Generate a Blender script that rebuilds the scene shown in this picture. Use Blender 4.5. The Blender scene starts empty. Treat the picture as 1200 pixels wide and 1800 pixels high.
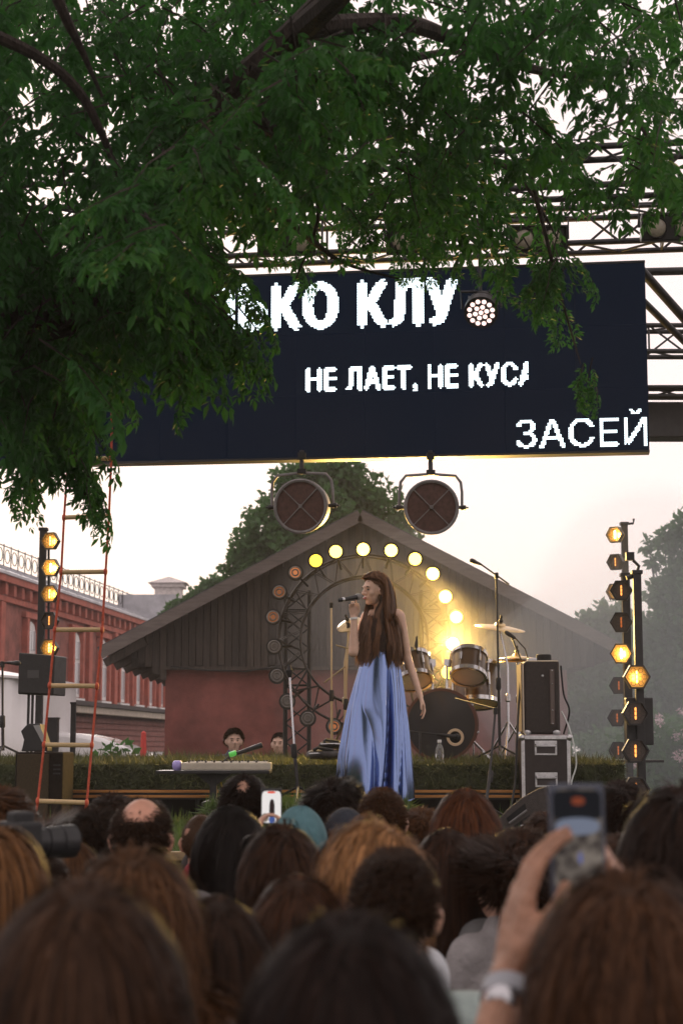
import bpy, bmesh, math, random
import numpy as np
from mathutils import Vector, Matrix, Euler

random.seed(7)
RNG = np.random.default_rng(11)
SC = bpy.context.scene
COL = SC.collection
R = math.radians

# ------------------------------------------------------------------ camera
CZ = 1.05                      # lens height above the audience lawn
FPX = 3000.0                   # focal length in photograph pixels (1200 x 1800)
PITCH = math.atan(415 / FPX)
cam_d = bpy.data.cameras.new('camera')
cam = bpy.data.objects.new('camera', cam_d)
COL.objects.link(cam)
cam.location = (0, 0, CZ)
cam.rotation_euler = (math.pi / 2 + PITCH, 0, 0)
cam_d.sensor_fit = 'VERTICAL'
cam_d.sensor_height = 36
cam_d.lens = 36 * FPX / 1800
cam_d.clip_start = 0.05
cam_d.clip_end = 1500
cam_d.dof.use_dof = True
cam_d.dof.focus_distance = 12.5
cam_d.dof.aperture_fstop = 4.6
SC.camera = cam

# ------------------------------------------------------------------ sky and sun
SUN_EL, SUN_AZ = 16.0, -12.0     # a low veiled evening sun behind the stage (azimuth from +Y towards +X)
world = bpy.data.worlds.new('World')
SC.world = world
world.use_nodes = True
wn, wl = world.node_tree.nodes, world.node_tree.links
wn.clear()
w_out = wn.new('ShaderNodeOutputWorld')
w_bg = wn.new('ShaderNodeBackground')
w_sky = wn.new('ShaderNodeTexSky')
w_sky.sky_type = 'NISHITA'
w_sky.sun_disc = False
w_sky.sun_elevation = R(SUN_EL)
w_sky.sun_rotation = R(SUN_AZ)
w_sky.air_density = 1.0
w_sky.dust_density = 3.0
w_sky.ozone_density = 1.2
w_veil = wn.new('ShaderNodeMix')          # thin even cloud over the whole sky
w_veil.data_type = 'RGBA'
w_veil.inputs[0].default_value = 0.95
w_veil.inputs[7].default_value = (7.6, 6.55, 6.4, 1)
wl.new(w_sky.outputs[0], w_veil.inputs[6])
wl.new(w_veil.outputs[2], w_bg.inputs[0])
w_bg.inputs[1].default_value = 0.142
wl.new(w_bg.outputs[0], w_out.inputs[0])

sun_d = bpy.data.lights.new('sun', 'SUN')
sun = bpy.data.objects.new('sun', sun_d)
COL.objects.link(sun)
sun_d.energy = 0.7
sun_d.angle = R(14)
sun_d.color = (1.0, 0.9, 0.84)
_sd = Vector((math.sin(R(SUN_AZ)) * math.cos(R(SUN_EL)), math.cos(R(SUN_AZ)) * math.cos(R(SUN_EL)), math.sin(R(SUN_EL))))
sun.rotation_euler = (-_sd).to_track_quat('-Z', 'Y').to_euler()
sun.location = (0, 30, 20)

SC.view_settings.view_transform = 'Standard'
SC.view_settings.look = 'None'
SC.view_settings.gamma = 1
SC.view_settings.use_curve_mapping = False
SC.view_settings.exposure = 0.08
SC.cycles.max_bounces = 5
SC.cycles.diffuse_bounces = 2
SC.cycles.glossy_bounces = 3
SC.cycles.transmission_bounces = 4
SC.cycles.transparent_max_bounces = 6
SC.cycles.volume_bounces = 0
SC.cycles.use_denoising = True
SC.cycles.use_adaptive_sampling = True
SC.cycles.adaptive_threshold = 0.02
SC.cycles.caustics_reflective = False
SC.cycles.caustics_refractive = False
SC.cycles.sample_clamp_indirect = 6.0

# ------------------------------------------------------------------ helpers
_sp, _cp = math.sin(PITCH), math.cos(PITCH)
def P(px, py, d):
    """world point at depth d (metres along +Y) seen at photograph pixel (px, py)"""
    u, v = (px - 600) / FPX, (900 - py) / FPX
    t = d / (_cp - v * _sp)
    return Vector((u * t, d, CZ + t * (_sp + v * _cp)))
def PX(px, d, py=1315): return P(px, py, d).x
def PZ(py, d): return P(600, py, d).z

def wm(o):
    b = Matrix.LocRotScale(o.location, o.rotation_euler, o.scale)
    if o.parent is not None:
        return wm(o.parent) @ o.matrix_parent_inverse @ b
    return b
def attach(o, parent):
    if parent is not None:
        o.parent = parent
        o.matrix_parent_inverse = wm(parent).inverted()
    return o
def tag(o, label=None, cat=None, group=None, kind=None):
    if label: o['label'] = label
    if cat: o['category'] = cat
    if group: o['group'] = group
    if kind: o['kind'] = kind
    return o
def thing(name, loc, label, cat, group=None, rz=0.0):
    o = bpy.data.objects.new(name, None)
    COL.objects.link(o)
    o.empty_display_size = 0.1
    o.location = loc
    o.rotation_euler = (0, 0, rz)
    return tag(o, label, cat, group)
def link(name, me, parent=None):
    o = bpy.data.objects.new(name, me)
    COL.objects.link(o)
    return attach(o, parent)
def copy_tree(o, parent=None):
    c = o.copy()
    COL.objects.link(c)
    if parent is not None: c.parent = parent
    for ch in o.children: copy_tree(ch, c)
    return c

MATS = {}
def mat(name, col, rough=0.6, metal=0.0, var=0.0, vscale=8.0, bump=0.0, bscale=40.0, stretch=None,
        emit=None, estr=0.0, trans=0.0, tcol=None, alpha=None, coat=0.0, spec=None, attr=None, attr_amt=0.5, transmission=0.0, sheen=0.0, dirt=None):
    if name in MATS: return MATS[name]
    m = bpy.data.materials.new(name)
    m.use_nodes = True
    n, l = m.node_tree.nodes, m.node_tree.links
    b = n['Principled BSDF']
    b.inputs['Base Color'].default_value = (*col, 1)
    b.inputs['Roughness'].default_value = rough
    b.inputs['Metallic'].default_value = metal
    if coat: b.inputs['Coat Weight'].default_value = coat
    if sheen: b.inputs['Sheen Weight'].default_value = sheen
    if spec is not None: b.inputs['Specular IOR Level'].default_value = spec
    if transmission: b.inputs['Transmission Weight'].default_value = transmission
    if alpha is not None: b.inputs['Alpha'].default_value = alpha
    if emit is not None:
        b.inputs['Emission Color'].default_value = (*emit, 1)
        b.inputs['Emission Strength'].default_value = estr
    src = None
    if var > 0 or bump > 0:
        tc = n.new('ShaderNodeTexCoord')
        mp = n.new('ShaderNodeMapping')
        if stretch: mp.inputs['Scale'].default_value = stretch
        l.new(tc.outputs['Object'], mp.inputs[0])
    if var > 0:
        nz = n.new('ShaderNodeTexNoise')
        nz.inputs['Scale'].default_value = vscale
        nz.inputs['Detail'].default_value = 5
        nz.inputs['Roughness'].default_value = 0.65
        l.new(mp.outputs[0], nz.inputs[0])
        rp = n.new('ShaderNodeValToRGB')
        rp.color_ramp.elements[0].position = 0.32
        rp.color_ramp.elements[1].position = 0.7
        lo = dirt if dirt else tuple(max(0, c * (1 - var)) for c in col)
        hi = tuple(min(1, c * (1 + var)) for c in col)
        rp.color_ramp.elements[0].color = (*lo, 1)
        rp.color_ramp.elements[1].color = (*hi, 1)
        l.new(nz.outputs[0], rp.inputs[0])
        src = rp.outputs[0]
        # gloss varies with the same marks
        mr = n.new('ShaderNodeMapRange')
        mr.inputs[3].default_value = min(1, rough + 0.12)
        mr.inputs[4].default_value = max(0.02, rough - 0.1)
        l.new(nz.outputs[0], mr.inputs[0])
        l.new(mr.outputs[0], b.inputs['Roughness'])
    if attr:
        at = n.new('ShaderNodeAttribute')
        at.attribute_name = attr
        hv = n.new('ShaderNodeHueSaturation')
        mr2 = n.new('ShaderNodeMapRange')
        mr2.inputs[3].default_value = 1 - attr_amt
        mr2.inputs[4].default_value = 1 + attr_amt
        l.new(at.outputs['Fac'], mr2.inputs[0])
        l.new(mr2.outputs[0], hv.inputs['Value'])
        if src: l.new(src, hv.inputs['Color'])
        else: hv.inputs['Color'].default_value = (*col, 1)
        src = hv.outputs[0]
    if src: l.new(src, b.inputs['Base Color'])
    if bump > 0:
        nb = n.new('ShaderNodeTexNoise')
        nb.inputs['Scale'].default_value = bscale
        nb.inputs['Detail'].default_value = 4
        l.new(mp.outputs[0], nb.inputs[0])
        bp = n.new('ShaderNodeBump')
        bp.inputs['Strength'].default_value = bump
        bp.inputs['Distance'].default_value = 0.02
        l.new(nb.outputs[0], bp.inputs['Height'])
        l.new(bp.outputs[0], b.inputs['Normal'])
    if trans > 0:
        tr = n.new('ShaderNodeBsdfTranslucent')
        tr.inputs[0].default_value = (*(tcol or col), 1)
        mx = n.new('ShaderNodeMixShader')
        mx.inputs[0].default_value = trans
        out = n['Material Output']
        l.new(b.outputs[0], mx.inputs[1]); l.new(tr.outputs[0], mx.inputs[2]); l.new(mx.outputs[0], out.inputs[0])
    MATS[name] = m
    return m

def emis(name, col, strength):
    if name in MATS: return MATS[name]
    m = bpy.data.materials.new(name); m.use_nodes = True
    n, l = m.node_tree.nodes, m.node_tree.links
    n.remove(n['Principled BSDF'])
    e = n.new('ShaderNodeEmission')
    e.inputs[0].default_value = (*col, 1); e.inputs[1].default_value = strength
    l.new(e.outputs[0], n['Material Output'].inputs[0])
    MATS[name] = m
    return m

class MB:
    """collects shapes in world coordinates; build() links them as one mesh"""
    def __init__(s): s.v = []; s.f = []
    def add(s, v, f):
        o = len(s.v)
        s.v += [tuple(x) for x in v]; s.f += [tuple(i + o for i in q) for q in f]
        return s
    def box(s, c, size, rot=None):
        hx, hy, hz = size[0] / 2, size[1] / 2, size[2] / 2
        v = [Vector((x, y, z)) for x in (-hx, hx) for y in (-hy, hy) for z in (-hz, hz)]
        if rot is not None: v = [rot @ q for q in v]
        c = Vector(c)
        return s.add([q + c for q in v], [(0, 1, 3, 2), (4, 6, 7, 5), (0, 4, 5, 1), (2, 3, 7, 6), (0, 2, 6, 4), (1, 5, 7, 3)])
    def span(s, x0, x1, y0, y1, z0, z1):
        return s.box(((x0 + x1) / 2, (y0 + y1) / 2, (z0 + z1) / 2), (x1 - x0, y1 - y0, z1 - z0))
    def tube(s, pts, r, n=8, caps=True, closed=False):
        pts = [Vector(p) for p in pts]
        m = len(pts)
        rr = r if isinstance(r, (list, tuple)) else [r] * m
        v, f = [], []
        up = None
        for i, p in enumerate(pts):
            if closed: t = pts[(i + 1) % m] - pts[i - 1]
            else: t = pts[min(i + 1, m - 1)] - pts[max(i - 1, 0)]
            t.normalize()
            if up is None:
                up = t.orthogonal().normalized()
            up = (up - t * up.dot(t))
            if up.length < 1e-6: up = t.orthogonal()
            up.normalize()
            w = t.cross(up)
            for k in range(n):
                a = 2 * math.pi * k / n
                v.append(p + (up * math.cos(a) + w * math.sin(a)) * rr[i])
        for i in range(m - (0 if closed else 1)):
            j = (i + 1) % m
            for k in range(n):
                k2 = (k + 1) % n
                f.append((i * n + k, i * n + k2, j * n + k2, j * n + k))
        if caps and not closed:
            f.append(tuple(range(n - 1, -1, -1))); f.append(tuple((m - 1) * n + k for k in range(n)))
        return s.add(v, f)
    def lathe(s, c, axis, prof, n=24, caps=True):
        """prof: list of (distance along axis, radius)"""
        axis = Vector(axis).normalized(); u = axis.orthogonal().normalized()
        if abs(axis.z) < 0.99:
            u = Vector((0, 0, 1)) - axis * axis.z; u.normalize()
        w = axis.cross(u); c = Vector(c)
        v, f = [], []
        for h, r in prof:
            for k in range(n):
                a = 2 * math.pi * k / n
                v.append(c + axis * h + (u * math.cos(a) + w * math.sin(a)) * r)
        for i in range(len(prof) - 1):
            for k in range(n):
                k2 = (k + 1) % n
                f.append((i * n + k, i * n + k2, (i + 1) * n + k2, (i + 1) * n + k))
        if caps:
            f.append(tuple(range(n - 1, -1, -1))); f.append(tuple((len(prof) - 1) * n + k for k in range(n)))
        return s.add(v, f)
    def prism(s, poly, ex):
        """poly: list of 3D points (planar); ex: extrusion vector"""
        n = len(poly); ex = Vector(ex)
        v = [Vector(p) for p in poly] + [Vector(p) + ex for p in poly]
        f = [tuple(range(n - 1, -1, -1)), tuple(range(n, 2 * n))] + [(i, (i + 1) % n, n + (i + 1) % n, n + i) for i in range(n)]
        return s.add(v, f)
    def ell(s, c, rad, n=14, m=9, rot=None):
        v, f = [], []
        c = Vector(c)
        for i in range(m + 1):
            th = math.pi * i / m
            for k in range(n):
                a = 2 * math.pi * k / n
                q = Vector((rad[0] * math.sin(th) * math.cos(a), rad[1] * math.sin(th) * math.sin(a), rad[2] * math.cos(th)))
                if rot is not None: q = rot @ q
                v.append(c + q)
        for i in range(m):
            for k in range(n):
                k2 = (k + 1) % n
                f.append((i * n + k, (i + 1) * n + k, (i + 1) * n + k2, i * n + k2))
        return s.add(v, f)
    def mesh(s, name, m, smooth=False):
        me = bpy.data.meshes.new(name)
        me.from_pydata(s.v, [], s.f)
        bm = bmesh.new(); bm.from_mesh(me)
        bmesh.ops.remove_doubles(bm, verts=bm.verts, dist=1e-6)
        bmesh.ops.recalc_face_normals(bm, faces=bm.faces)
        bm.to_mesh(me); bm.free()
        if m: me.materials.append(m)
        if smooth:
            me.polygons.foreach_set('use_smooth', [True] * len(me.polygons))
            me.set_sharp_from_angle(angle=R(40))
        return me
    def build(s, name, m, parent=None, smooth=False, bevel=0):
        o = link(name, s.mesh(name, m, smooth), parent)
        if bevel:
            b = o.modifiers.new('bevel', 'BEVEL'); b.width = bevel; b.segments = 2; b.limit_method = 'ANGLE'; b.angle_limit = R(40)
        return o

_rod = {}
def rod(name, p0, p1, r, m, parent, n=8):
    """a round bar between two points; alike bars share one mesh"""
    key = (m.name, n, name)
    if key not in _rod:
        b = MB(); b.lathe((0, 0, 0), (0, 0, 1), [(0, 1), (1, 1)], n)
        _rod[key] = b.mesh(name, m, True)
    p0, p1 = Vector(p0), Vector(p1)
    d = p1 - p0
    o = bpy.data.objects.new(name, _rod[key]); COL.objects.link(o)
    o.location = p0
    o.rotation_euler = d.to_track_quat('Z', 'Y').to_euler()
    o.scale = (r, r, d.length)
    return attach(o, parent)

def np_mesh(name, V, F, m, smooth=False, attr=None):
    """V (n,3) array, F (m,3|4) int array"""
    me = bpy.data.meshes.new(name)
    k = F.shape[1]
    me.vertices.add(len(V)); me.vertices.foreach_set('co', np.asarray(V, np.float32).ravel())
    me.loops.add(F.size); me.loops.foreach_set('vertex_index', F.astype(np.int32).ravel())
    me.polygons.add(len(F)); me.polygons.foreach_set('loop_start', np.arange(0, F.size, k, dtype=np.int32))
    me.polygons.foreach_set('loop_total', np.full(len(F), k, np.int32))
    if smooth: me.polygons.foreach_set('use_smooth', np.ones(len(F), bool))
    if attr is not None:
        a = me.attributes.new('rnd', 'FLOAT', 'POINT'); a.data.foreach_set('value', np.asarray(attr, np.float32))
    me.update(calc_edges=True)
    if m: me.materials.append(m)
    return me

# organic bodies: overlapping tapered capsules and ellipsoids fused into one skin
def cap(p0, r0, p1, r1): return ('cap', Vector(p0), r0, Vector(p1), r1)
def ell(c, rad, rot=None): return ('ell', Vector(c), rad, rot)
def fuse(name, prims, m, voxel=0.01, smooth_it=6, grow=0.0):
    bm = bmesh.new()
    for p in prims:
        if p[0] == 'ell':
            r = bmesh.ops.create_icosphere(bm, subdivisions=3, radius=1)
            for v in r['verts']:
                q = Vector((v.co.x * (p[2][0] + grow), v.co.y * (p[2][1] + grow), v.co.z * (p[2][2] + grow)))
                if p[3] is not None: q = p[3] @ q
                v.co = q + p[1]
        else:
            p0, r0, p1, r1 = p[1], p[2] + grow, p[3], p[4] + grow
            ax = p1 - p0; L = ax.length
            if L < 1e-5: continue
            ax = ax / L; u = ax.orthogonal().normalized(); w = ax.cross(u)
            sn = max(-1, min(1, (r0 - r1) / L)); th = math.asin(sn)      # tangent cone
            prof = [(-r0, 1e-4)] + [(-r0 * math.cos(q), r0 * math.sin(q)) for q in [k * (math.pi / 2 + th) / 4 for k in range(1, 5)]]
            prof = [(-r0 * math.cos(k * (math.pi / 2 + th) / 4), max(1e-4, r0 * math.sin(k * (math.pi / 2 + th) / 4))) for k in range(5)]
            prof += [(L + r1 * math.sin(th + k * (math.pi / 2 - th) / 4), max(1e-4, r1 * math.cos(th + k * (math.pi / 2 - th) / 4))) for k in range(5)]
            n = 14; rings = []
            for h, rd in prof: rings.append([bm.verts.new(p0 + ax * h + (u * math.cos(6.28318531 * k / n) + w * math.sin(6.28318531 * k / n)) * rd) for k in range(n)])
            for ra, rb in zip(rings[:-1], rings[1:]):
                for k in range(n): bm.faces.new((ra[k], ra[(k + 1) % n], rb[(k + 1) % n], rb[k]))
            bm.faces.new(rings[0][::-1]); bm.faces.new(rings[-1])
    me = bpy.data.meshes.new(name)
    bmesh.ops.recalc_face_normals(bm, faces=bm.faces)
    bm.to_mesh(me); bm.free()
    o = bpy.data.objects.new('tmp', me); COL.objects.link(o)
    md = o.modifiers.new('r', 'REMESH'); md.mode = 'VOXEL'; md.voxel_size = voxel; md.use_smooth_shade = True
    sm = o.modifiers.new('s', 'SMOOTH'); sm.factor = 0.5; sm.iterations = smooth_it
    dg = bpy.context.evaluated_depsgraph_get()
    res = bpy.data.meshes.new_from_object(o.evaluated_get(dg))
    res.name = name
    bpy.data.objects.remove(o); bpy.data.meshes.remove(me)
    res.materials.clear(); res.materials.append(m)
    return res

# ------------------------------------------------------------------ common materials
BLACKM = mat('black_painted_metal', (0.012, 0.012, 0.013), 0.45, 0.0, var=0.4, vscale=14)
DARKM = mat('dark_steel', (0.03, 0.03, 0.032), 0.4, 0.6, var=0.4, vscale=20)
CHROME = mat('chrome', (0.5, 0.5, 0.51), 0.2, 1.0)
ALU = mat('aluminium', (0.55, 0.55, 0.56), 0.35, 1.0, var=0.2, vscale=30)
RUBBER = mat('black_rubber', (0.015, 0.015, 0.016), 0.7)
# ================================================================== THE SETTING
GRASSM = mat('grass_blades', (0.07, 0.115, 0.03), 0.6, var=0.0, attr='rnd', attr_amt=0.55, trans=0.25, tcol=(0.12, 0.2, 0.04))
SOIL = mat('turf_soil', (0.045, 0.055, 0.022), 0.95, var=0.5, vscale=12, bump=0.8, bscale=30)

def blades(name, rects, n, h, label, seed=1, lean=0.5, w=0.006, gm=None):
    """rects: (origin, edge u, edge v, normal) patches strewn with short grass blades; one uncountable mass"""
    rg = np.random.default_rng(seed)
    areas = np.array([np.linalg.norm(np.cross(r[1], r[2])) for r in rects]); areas = areas / areas.sum()
    V, A = [], []
    for r, a in zip(rects, areas):
        k = max(1, int(n * a))
        o, u, v, nn = [np.array(q, float) for q in r]
        p = o + rg.random((k, 1)) * u + rg.random((k, 1)) * v
        nn = nn / np.linalg.norm(nn)
        patch = 0.6 + 0.8 * (np.sin(p[:, :1] * 5 + p[:, 2:] * 9) * np.sin(p[:, 1:2] * 4.1 + p[:, :1] * 2.3) * 0.5 + 0.5)
        hh = h * (0.5 + rg.random((k, 1))) * patch
        tip = p + nn * hh + rg.normal(0, 1, (k, 3)) * hh * lean - np.array([0, 0, 1]) * hh * (0.35 if abs(nn[2]) < 0.5 else 0)
        sd = rg.normal(0, 1, (k, 3)); sd -= nn * (sd @ nn)[:, None]
        sd /= np.linalg.norm(sd, axis=1)[:, None] + 1e-9
        sd *= w * (0.6 + 0.8 * rg.random((k, 1)))
        V.append(np.stack([p - sd, p + sd, tip], 1)); A.append(np.repeat(np.clip(rg.normal(0.5, 0.22, k) * patch[:, 0], 0, 1), 3))
    V = np.concatenate(V).reshape(-1, 3); A = np.concatenate(A)
    F = np.arange(len(V)).reshape(-1, 3)
    o = link(name, np_mesh(name, V, F, gm or GRASSM, attr=A))
    return tag(o, label, 'grass', kind='stuff')

def ground_sheet():
    n = 60
    xs = np.sign(np.linspace(-1, 1, n)) * np.abs(np.linspace(-1, 1, n)) ** 2.2 * 190
    ys = np.sign(np.linspace(-1, 1, n)) * np.abs(np.linspace(-1, 1, n)) ** 2.2 * 190
    X, Y = np.meshgrid(xs, ys)
    Z = -0.004 + 0.015 * np.sin(X * 0.7) * np.cos(Y * 0.6)
    V = np.stack([X, Y, Z], -1).reshape(-1, 3)
    i = np.arange(n * n).reshape(n, n)
    F = np.stack([i[:-1, :-1], i[:-1, 1:], i[1:, 1:], i[1:, :-1]], -1).reshape(-1, 4)
    m = mat('lawn', (0.05, 0.06, 0.025), 0.95, var=0.45, vscale=1.5, bump=0.6, bscale=60)
    o = link('ground', np_mesh('ground', V, F, m, True))
    tag(o, kind='structure')
ground_sheet()

# turf terraces between audience and stage
def terrace(name, x0, x1, y0, y1, z0, z1):
    n = 30
    b = MB()
    rg = random.Random(3)
    b.span(x0, x1, y0, y1, z0, z1)
    o = b.build(name, SOIL)
    return tag(o, kind='structure')
terrace('lawn_terrace', -7, 7, 9.05, 13.35, -0.02, 0.5)
terrace('lawn_step', -7, 7, 7.9, 9.03, -0.02, 0.27)
terrace('stage_thrust', PX(372, 12.3), PX(716, 12.3), 11.75, 13.16, 0.498, 0.64)
blades('terrace_grass', [((-3.6, 9.05, 0.5), (7.2, 0, 0), (0, 4.2, 0), (0, 0, 1)), ((-3.0, 9.03, 0.28), (6, 0, 0), (0, 0, .21), (0, -1, 0.1)),
                         ((-3.0, 7.9, 0.27), (6, 0, 0), (0, 1.1, 0), (0, 0, 1))], 42000, 0.045, 'rough lit lawn between the crowd and the stage', 2, w=0.005)
blades('thrust_grass', [((PX(372, 12.3), 11.75, 0.64), (PX(716, 12.3) - PX(372, 12.3), 0, 0), (0, 1.4, 0), (0, 0, 1)),
                        ((PX(372, 12.3), 11.75, 0.5), (PX(716, 12.3) - PX(372, 12.3), 0, 0), (0, 0, .14), (0, -1, 0.1)),
                        ((PX(372, 12.3), 11.75, 0.5), (0, 1.4, 0), (0, 0, .14), (-1, 0, 0.1)), ((PX(716, 12.3), 11.75, 0.5), (0, 1.4, 0), (0, 0, .14), (1, 0, 0.1))],
       16000, 0.04, 'short turf on the low step where the singer stands', 3)
TIMBER = mat('raw_timber', (0.34, 0.24, 0.13), 0.7, var=0.35, vscale=5, stretch=(1, 12, 12), bump=0.2)
for nm, y, z, lab in (('timber_edging', 9.0, 0.475, 'long timber board edging the upper lawn step'), ('timber_edging', 7.86, 0.245, 'long timber board edging the lower lawn step')):
    b = MB(); b.span(-4.5, 4.5, y - 0.025, y + 0.02, z, z + 0.045)
    tag(b.build(nm, TIMBER, bevel=0.004), lab, 'board')

# ---------------------------------------------------------------- stage
SY = 13.22                                    # front edge of the stage
SX0, SX1 = -5.2, PX(1098, SY)
stage = thing('stage', (0, SY, 0.5), 'low black stage with turf on its deck and two copper coloured edge rails', 'stage')
b = MB(); b.span(SX0, SX1, SY + 0.012, SY + 4.4, 0.66, 0.735); b.build('deck', BLACKM, stage)
EDGE_LIT = mat('orange_lit_edge', (0.42, 0.2, 0.07), 0.38, 0.9, var=0.4, vscale=6, stretch=(0.4, 8, 8))  # orange lamp light on the aluminium rails put into their metal colour
for z in (0.722, 0.684):
    b = MB(); b.span(SX0, SX1, SY - 0.012, SY + 0.010, z - 0.011, z + 0.011); b.build('edge_rail', EDGE_LIT, stage, bevel=0.003)
UNDERSTAGE = mat('understage_dark', (0.006, 0.006, 0.006), 0.95)
b = MB(); b.span(SX0, SX1, SY + 0.25, SY + 0.27, 0.5, 0.658); b.build('skirt', UNDERSTAGE, stage)  # black sheet standing in for the shaded void under the deck
x = SX0 + 0.1
while x < SX1:
    b = MB(); b.lathe((x, SY + 0.1, 0.498), (0, 0, 1), [(0, .03), (0.02, .03), (0.021, .022), (0.162, .022)], 10); b.build('leg', DARKM, stage, True); x += 1.0
b = MB(); b.span(SX0, SX1, SY + 0.06, SY + 4.3, 0.737, 0.925); b.build('turf_riser', SOIL, stage)
blades('stage_grass', [((SX0, SY + 0.06, 0.925), (SX1 - SX0, 0, 0), (0, 4.2, 0), (0, 0, 1)), ((-3.2, SY + 0.06, 0.925), (SX1 + 3.2, 0, 0), (0, 0.25, 0), (0, 0, 1)),
                       ((-3.2, SY + 0.06, 0.735), (SX1 + 3.2, 0, 0), (0, 0, .2), (0, -1, 0.25)), ((-3.2, SY + 0.06, 0.735), (SX1 + 3.2, 0, 0), (0, 0, .2), (0, -1, 0.25)),
                       ((SX1, SY + 0.06, 0.735), (0, 4.2, 0), (0, 0, .2), (1, 0, 0.25))],
       70000, 0.03, 'mossy turf covering the stage riser like a low hedge', 4, lean=0.8, w=0.0055, gm=mat('dry_moss', (0.062, 0.07, 0.026), 0.7, attr='rnd', attr_amt=0.7, trans=.2, tcol=(.12, .13, .04)))

# ---------------------------------------------------------------- plank gabled barn
HD = 26.0
def barn():
    ap = P(632, 912, HD); el = P(183, 1150, HD); er = P(1098, 1152, HD)
    h = thing('barn', (ap.x, HD, 0), 'gabled barn with dark plank gable above a dull red wall, behind the stage', 'barn')
    RED = mat('dull_red_render', (0.17, 0.052, 0.042), 0.85, var=0.4, vscale=1.6, bump=0.3, bscale=50)
    zb = PZ(1172, HD)
    wl_, wr_ = PX(288, HD), PX(1000, HD)
    b = MB(); b.span(wl_, wr_, HD + 0.12, HD + 14, -0.02, zb + 0.35); b.build('wall', RED, h)
    # planks
    PL = [mat('old_plank_%d' % i, c, 0.85, var=0.4, vscale=4, stretch=(9, 9, 0.7), bump=0.4, bscale=12) for i, c in enumerate(((0.034, 0.026, 0.021), (0.052, 0.04, 0.032), (0.024, 0.019, 0.016)))]
    xl, xr = PX(228, HD), PX(1048, HD)
    n = 64; w = (xr - xl) / n
    rg = random.Random(5)
    for i in range(n):
        x0, x1 = xl + i * w, xl + (i + 1) * w - 0.012
        def top(x):
            if x < ap.x: return el.z + (ap.z - el.z) * (x - el.x) / (ap.x - el.x)
            return er.z + (ap.z - er.z) * (er.x - x) / (er.x - ap.x)
        px = 228 + (i + 0.5) * (820 / n)
        low = zb + rg.uniform(-0.03, 0.03)
        if px < 290: low = PZ(1152 + (px - 228) * 0.65, HD) + rg.uniform(-0.06, 0.02)
        dy = rg.uniform(-0.012, 0.012)
        b = MB(); b.prism([(x0, HD + dy, low), (x1, HD + dy, low), (x1, HD + dy, top(x1) - 0.03), (x0, HD + dy, top(x0) - 0.03)], (0, 0.05, 0))
        b.build('plank', PL[rg.randrange(3)], h)
    b = MB(); b.prism([(xl, HD + .07, zb), (xr, HD + .07, zb), (xr, HD + .07, er.z), (ap.x, HD + .07, ap.z - .05), (xl, HD + .07, el.z)], (0, .03, 0)); b.build('gable_gap_block', PL[2], h)  # added board, stops light shining through the gaps between the planks
    b = MB(); b.span(wl_ - 0.02, wr_, HD - 0.06, HD - 0.015, zb - 0.05, zb + 0.0); b.build('sill_beam', PL[1], h)
    # roof: two slabs with overhang, barge boards
    RF = mat('barn_roof_felt', (0.055, 0.052, 0.055), 0.8, var=0.35, vscale=3, bump=0.3)
    for s, e in ((-1, el), (1, er)):
        d = Vector((ap.x - e.x, 0, ap.z - e.z)); nrm = Vector((-d.z * 1, 0, d.x)).normalized()
        if nrm.z < 0: nrm = -nrm
        A, B = Vector((e.x, HD - 0.45, e.z)), Vector((ap.x + s * 0.0, HD - 0.45, ap.z))
        b = MB(); b.prism([A, B, B + nrm * 0.09, A + nrm * 0.09], (0, 14.6, 0)); r_ = b.build('roof', RF, h)
        b = MB(); b.prism([A - nrm * 0.1 + Vector((0, -.03, 0)), B - nrm * 0.1 + Vector((0, -.03, 0)), B + nrm * 0.07 + Vector((0, -.03, 0)), A + nrm * 0.07 + Vector((0, -.03, 0))], (0, 0.026, 0))
        b.build('barge_board', mat('weathered_board', (0.11, 0.09, 0.08), 0.8, var=0.3, vscale=3, stretch=(1, 8, 8)), r_)
        b = MB(); b.prism([A - nrm * 0.03, B - nrm * 0.03, B - nrm * 0.005, A - nrm * 0.005], (0, 0.42, 0)); b.build('soffit', PL[0], r_)
    # rafter tails of the left eave
    for k in range(12):
        y = HD - 0.2 + k * 1.2
        b = MB(); b.box((el.x + 0.35, y, el.z + 0.02), (0.7, 0.08, 0.12), Euler((0, -math.atan2(ap.z - el.z, ap.x - el.x), 0)).to_matrix()); b.build('rafter', PL[1], h)
    # small wall lamp and a cable along the wall
    b = MB(); b.tube([P(300, 1172, HD - 0.1), P(360, 1178, HD - 0.1), P(430, 1180, HD - 0.1), P(500, 1170, HD - 0.1)], 0.012, 6); b.build('cable', RUBBER, h)
barn()

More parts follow.
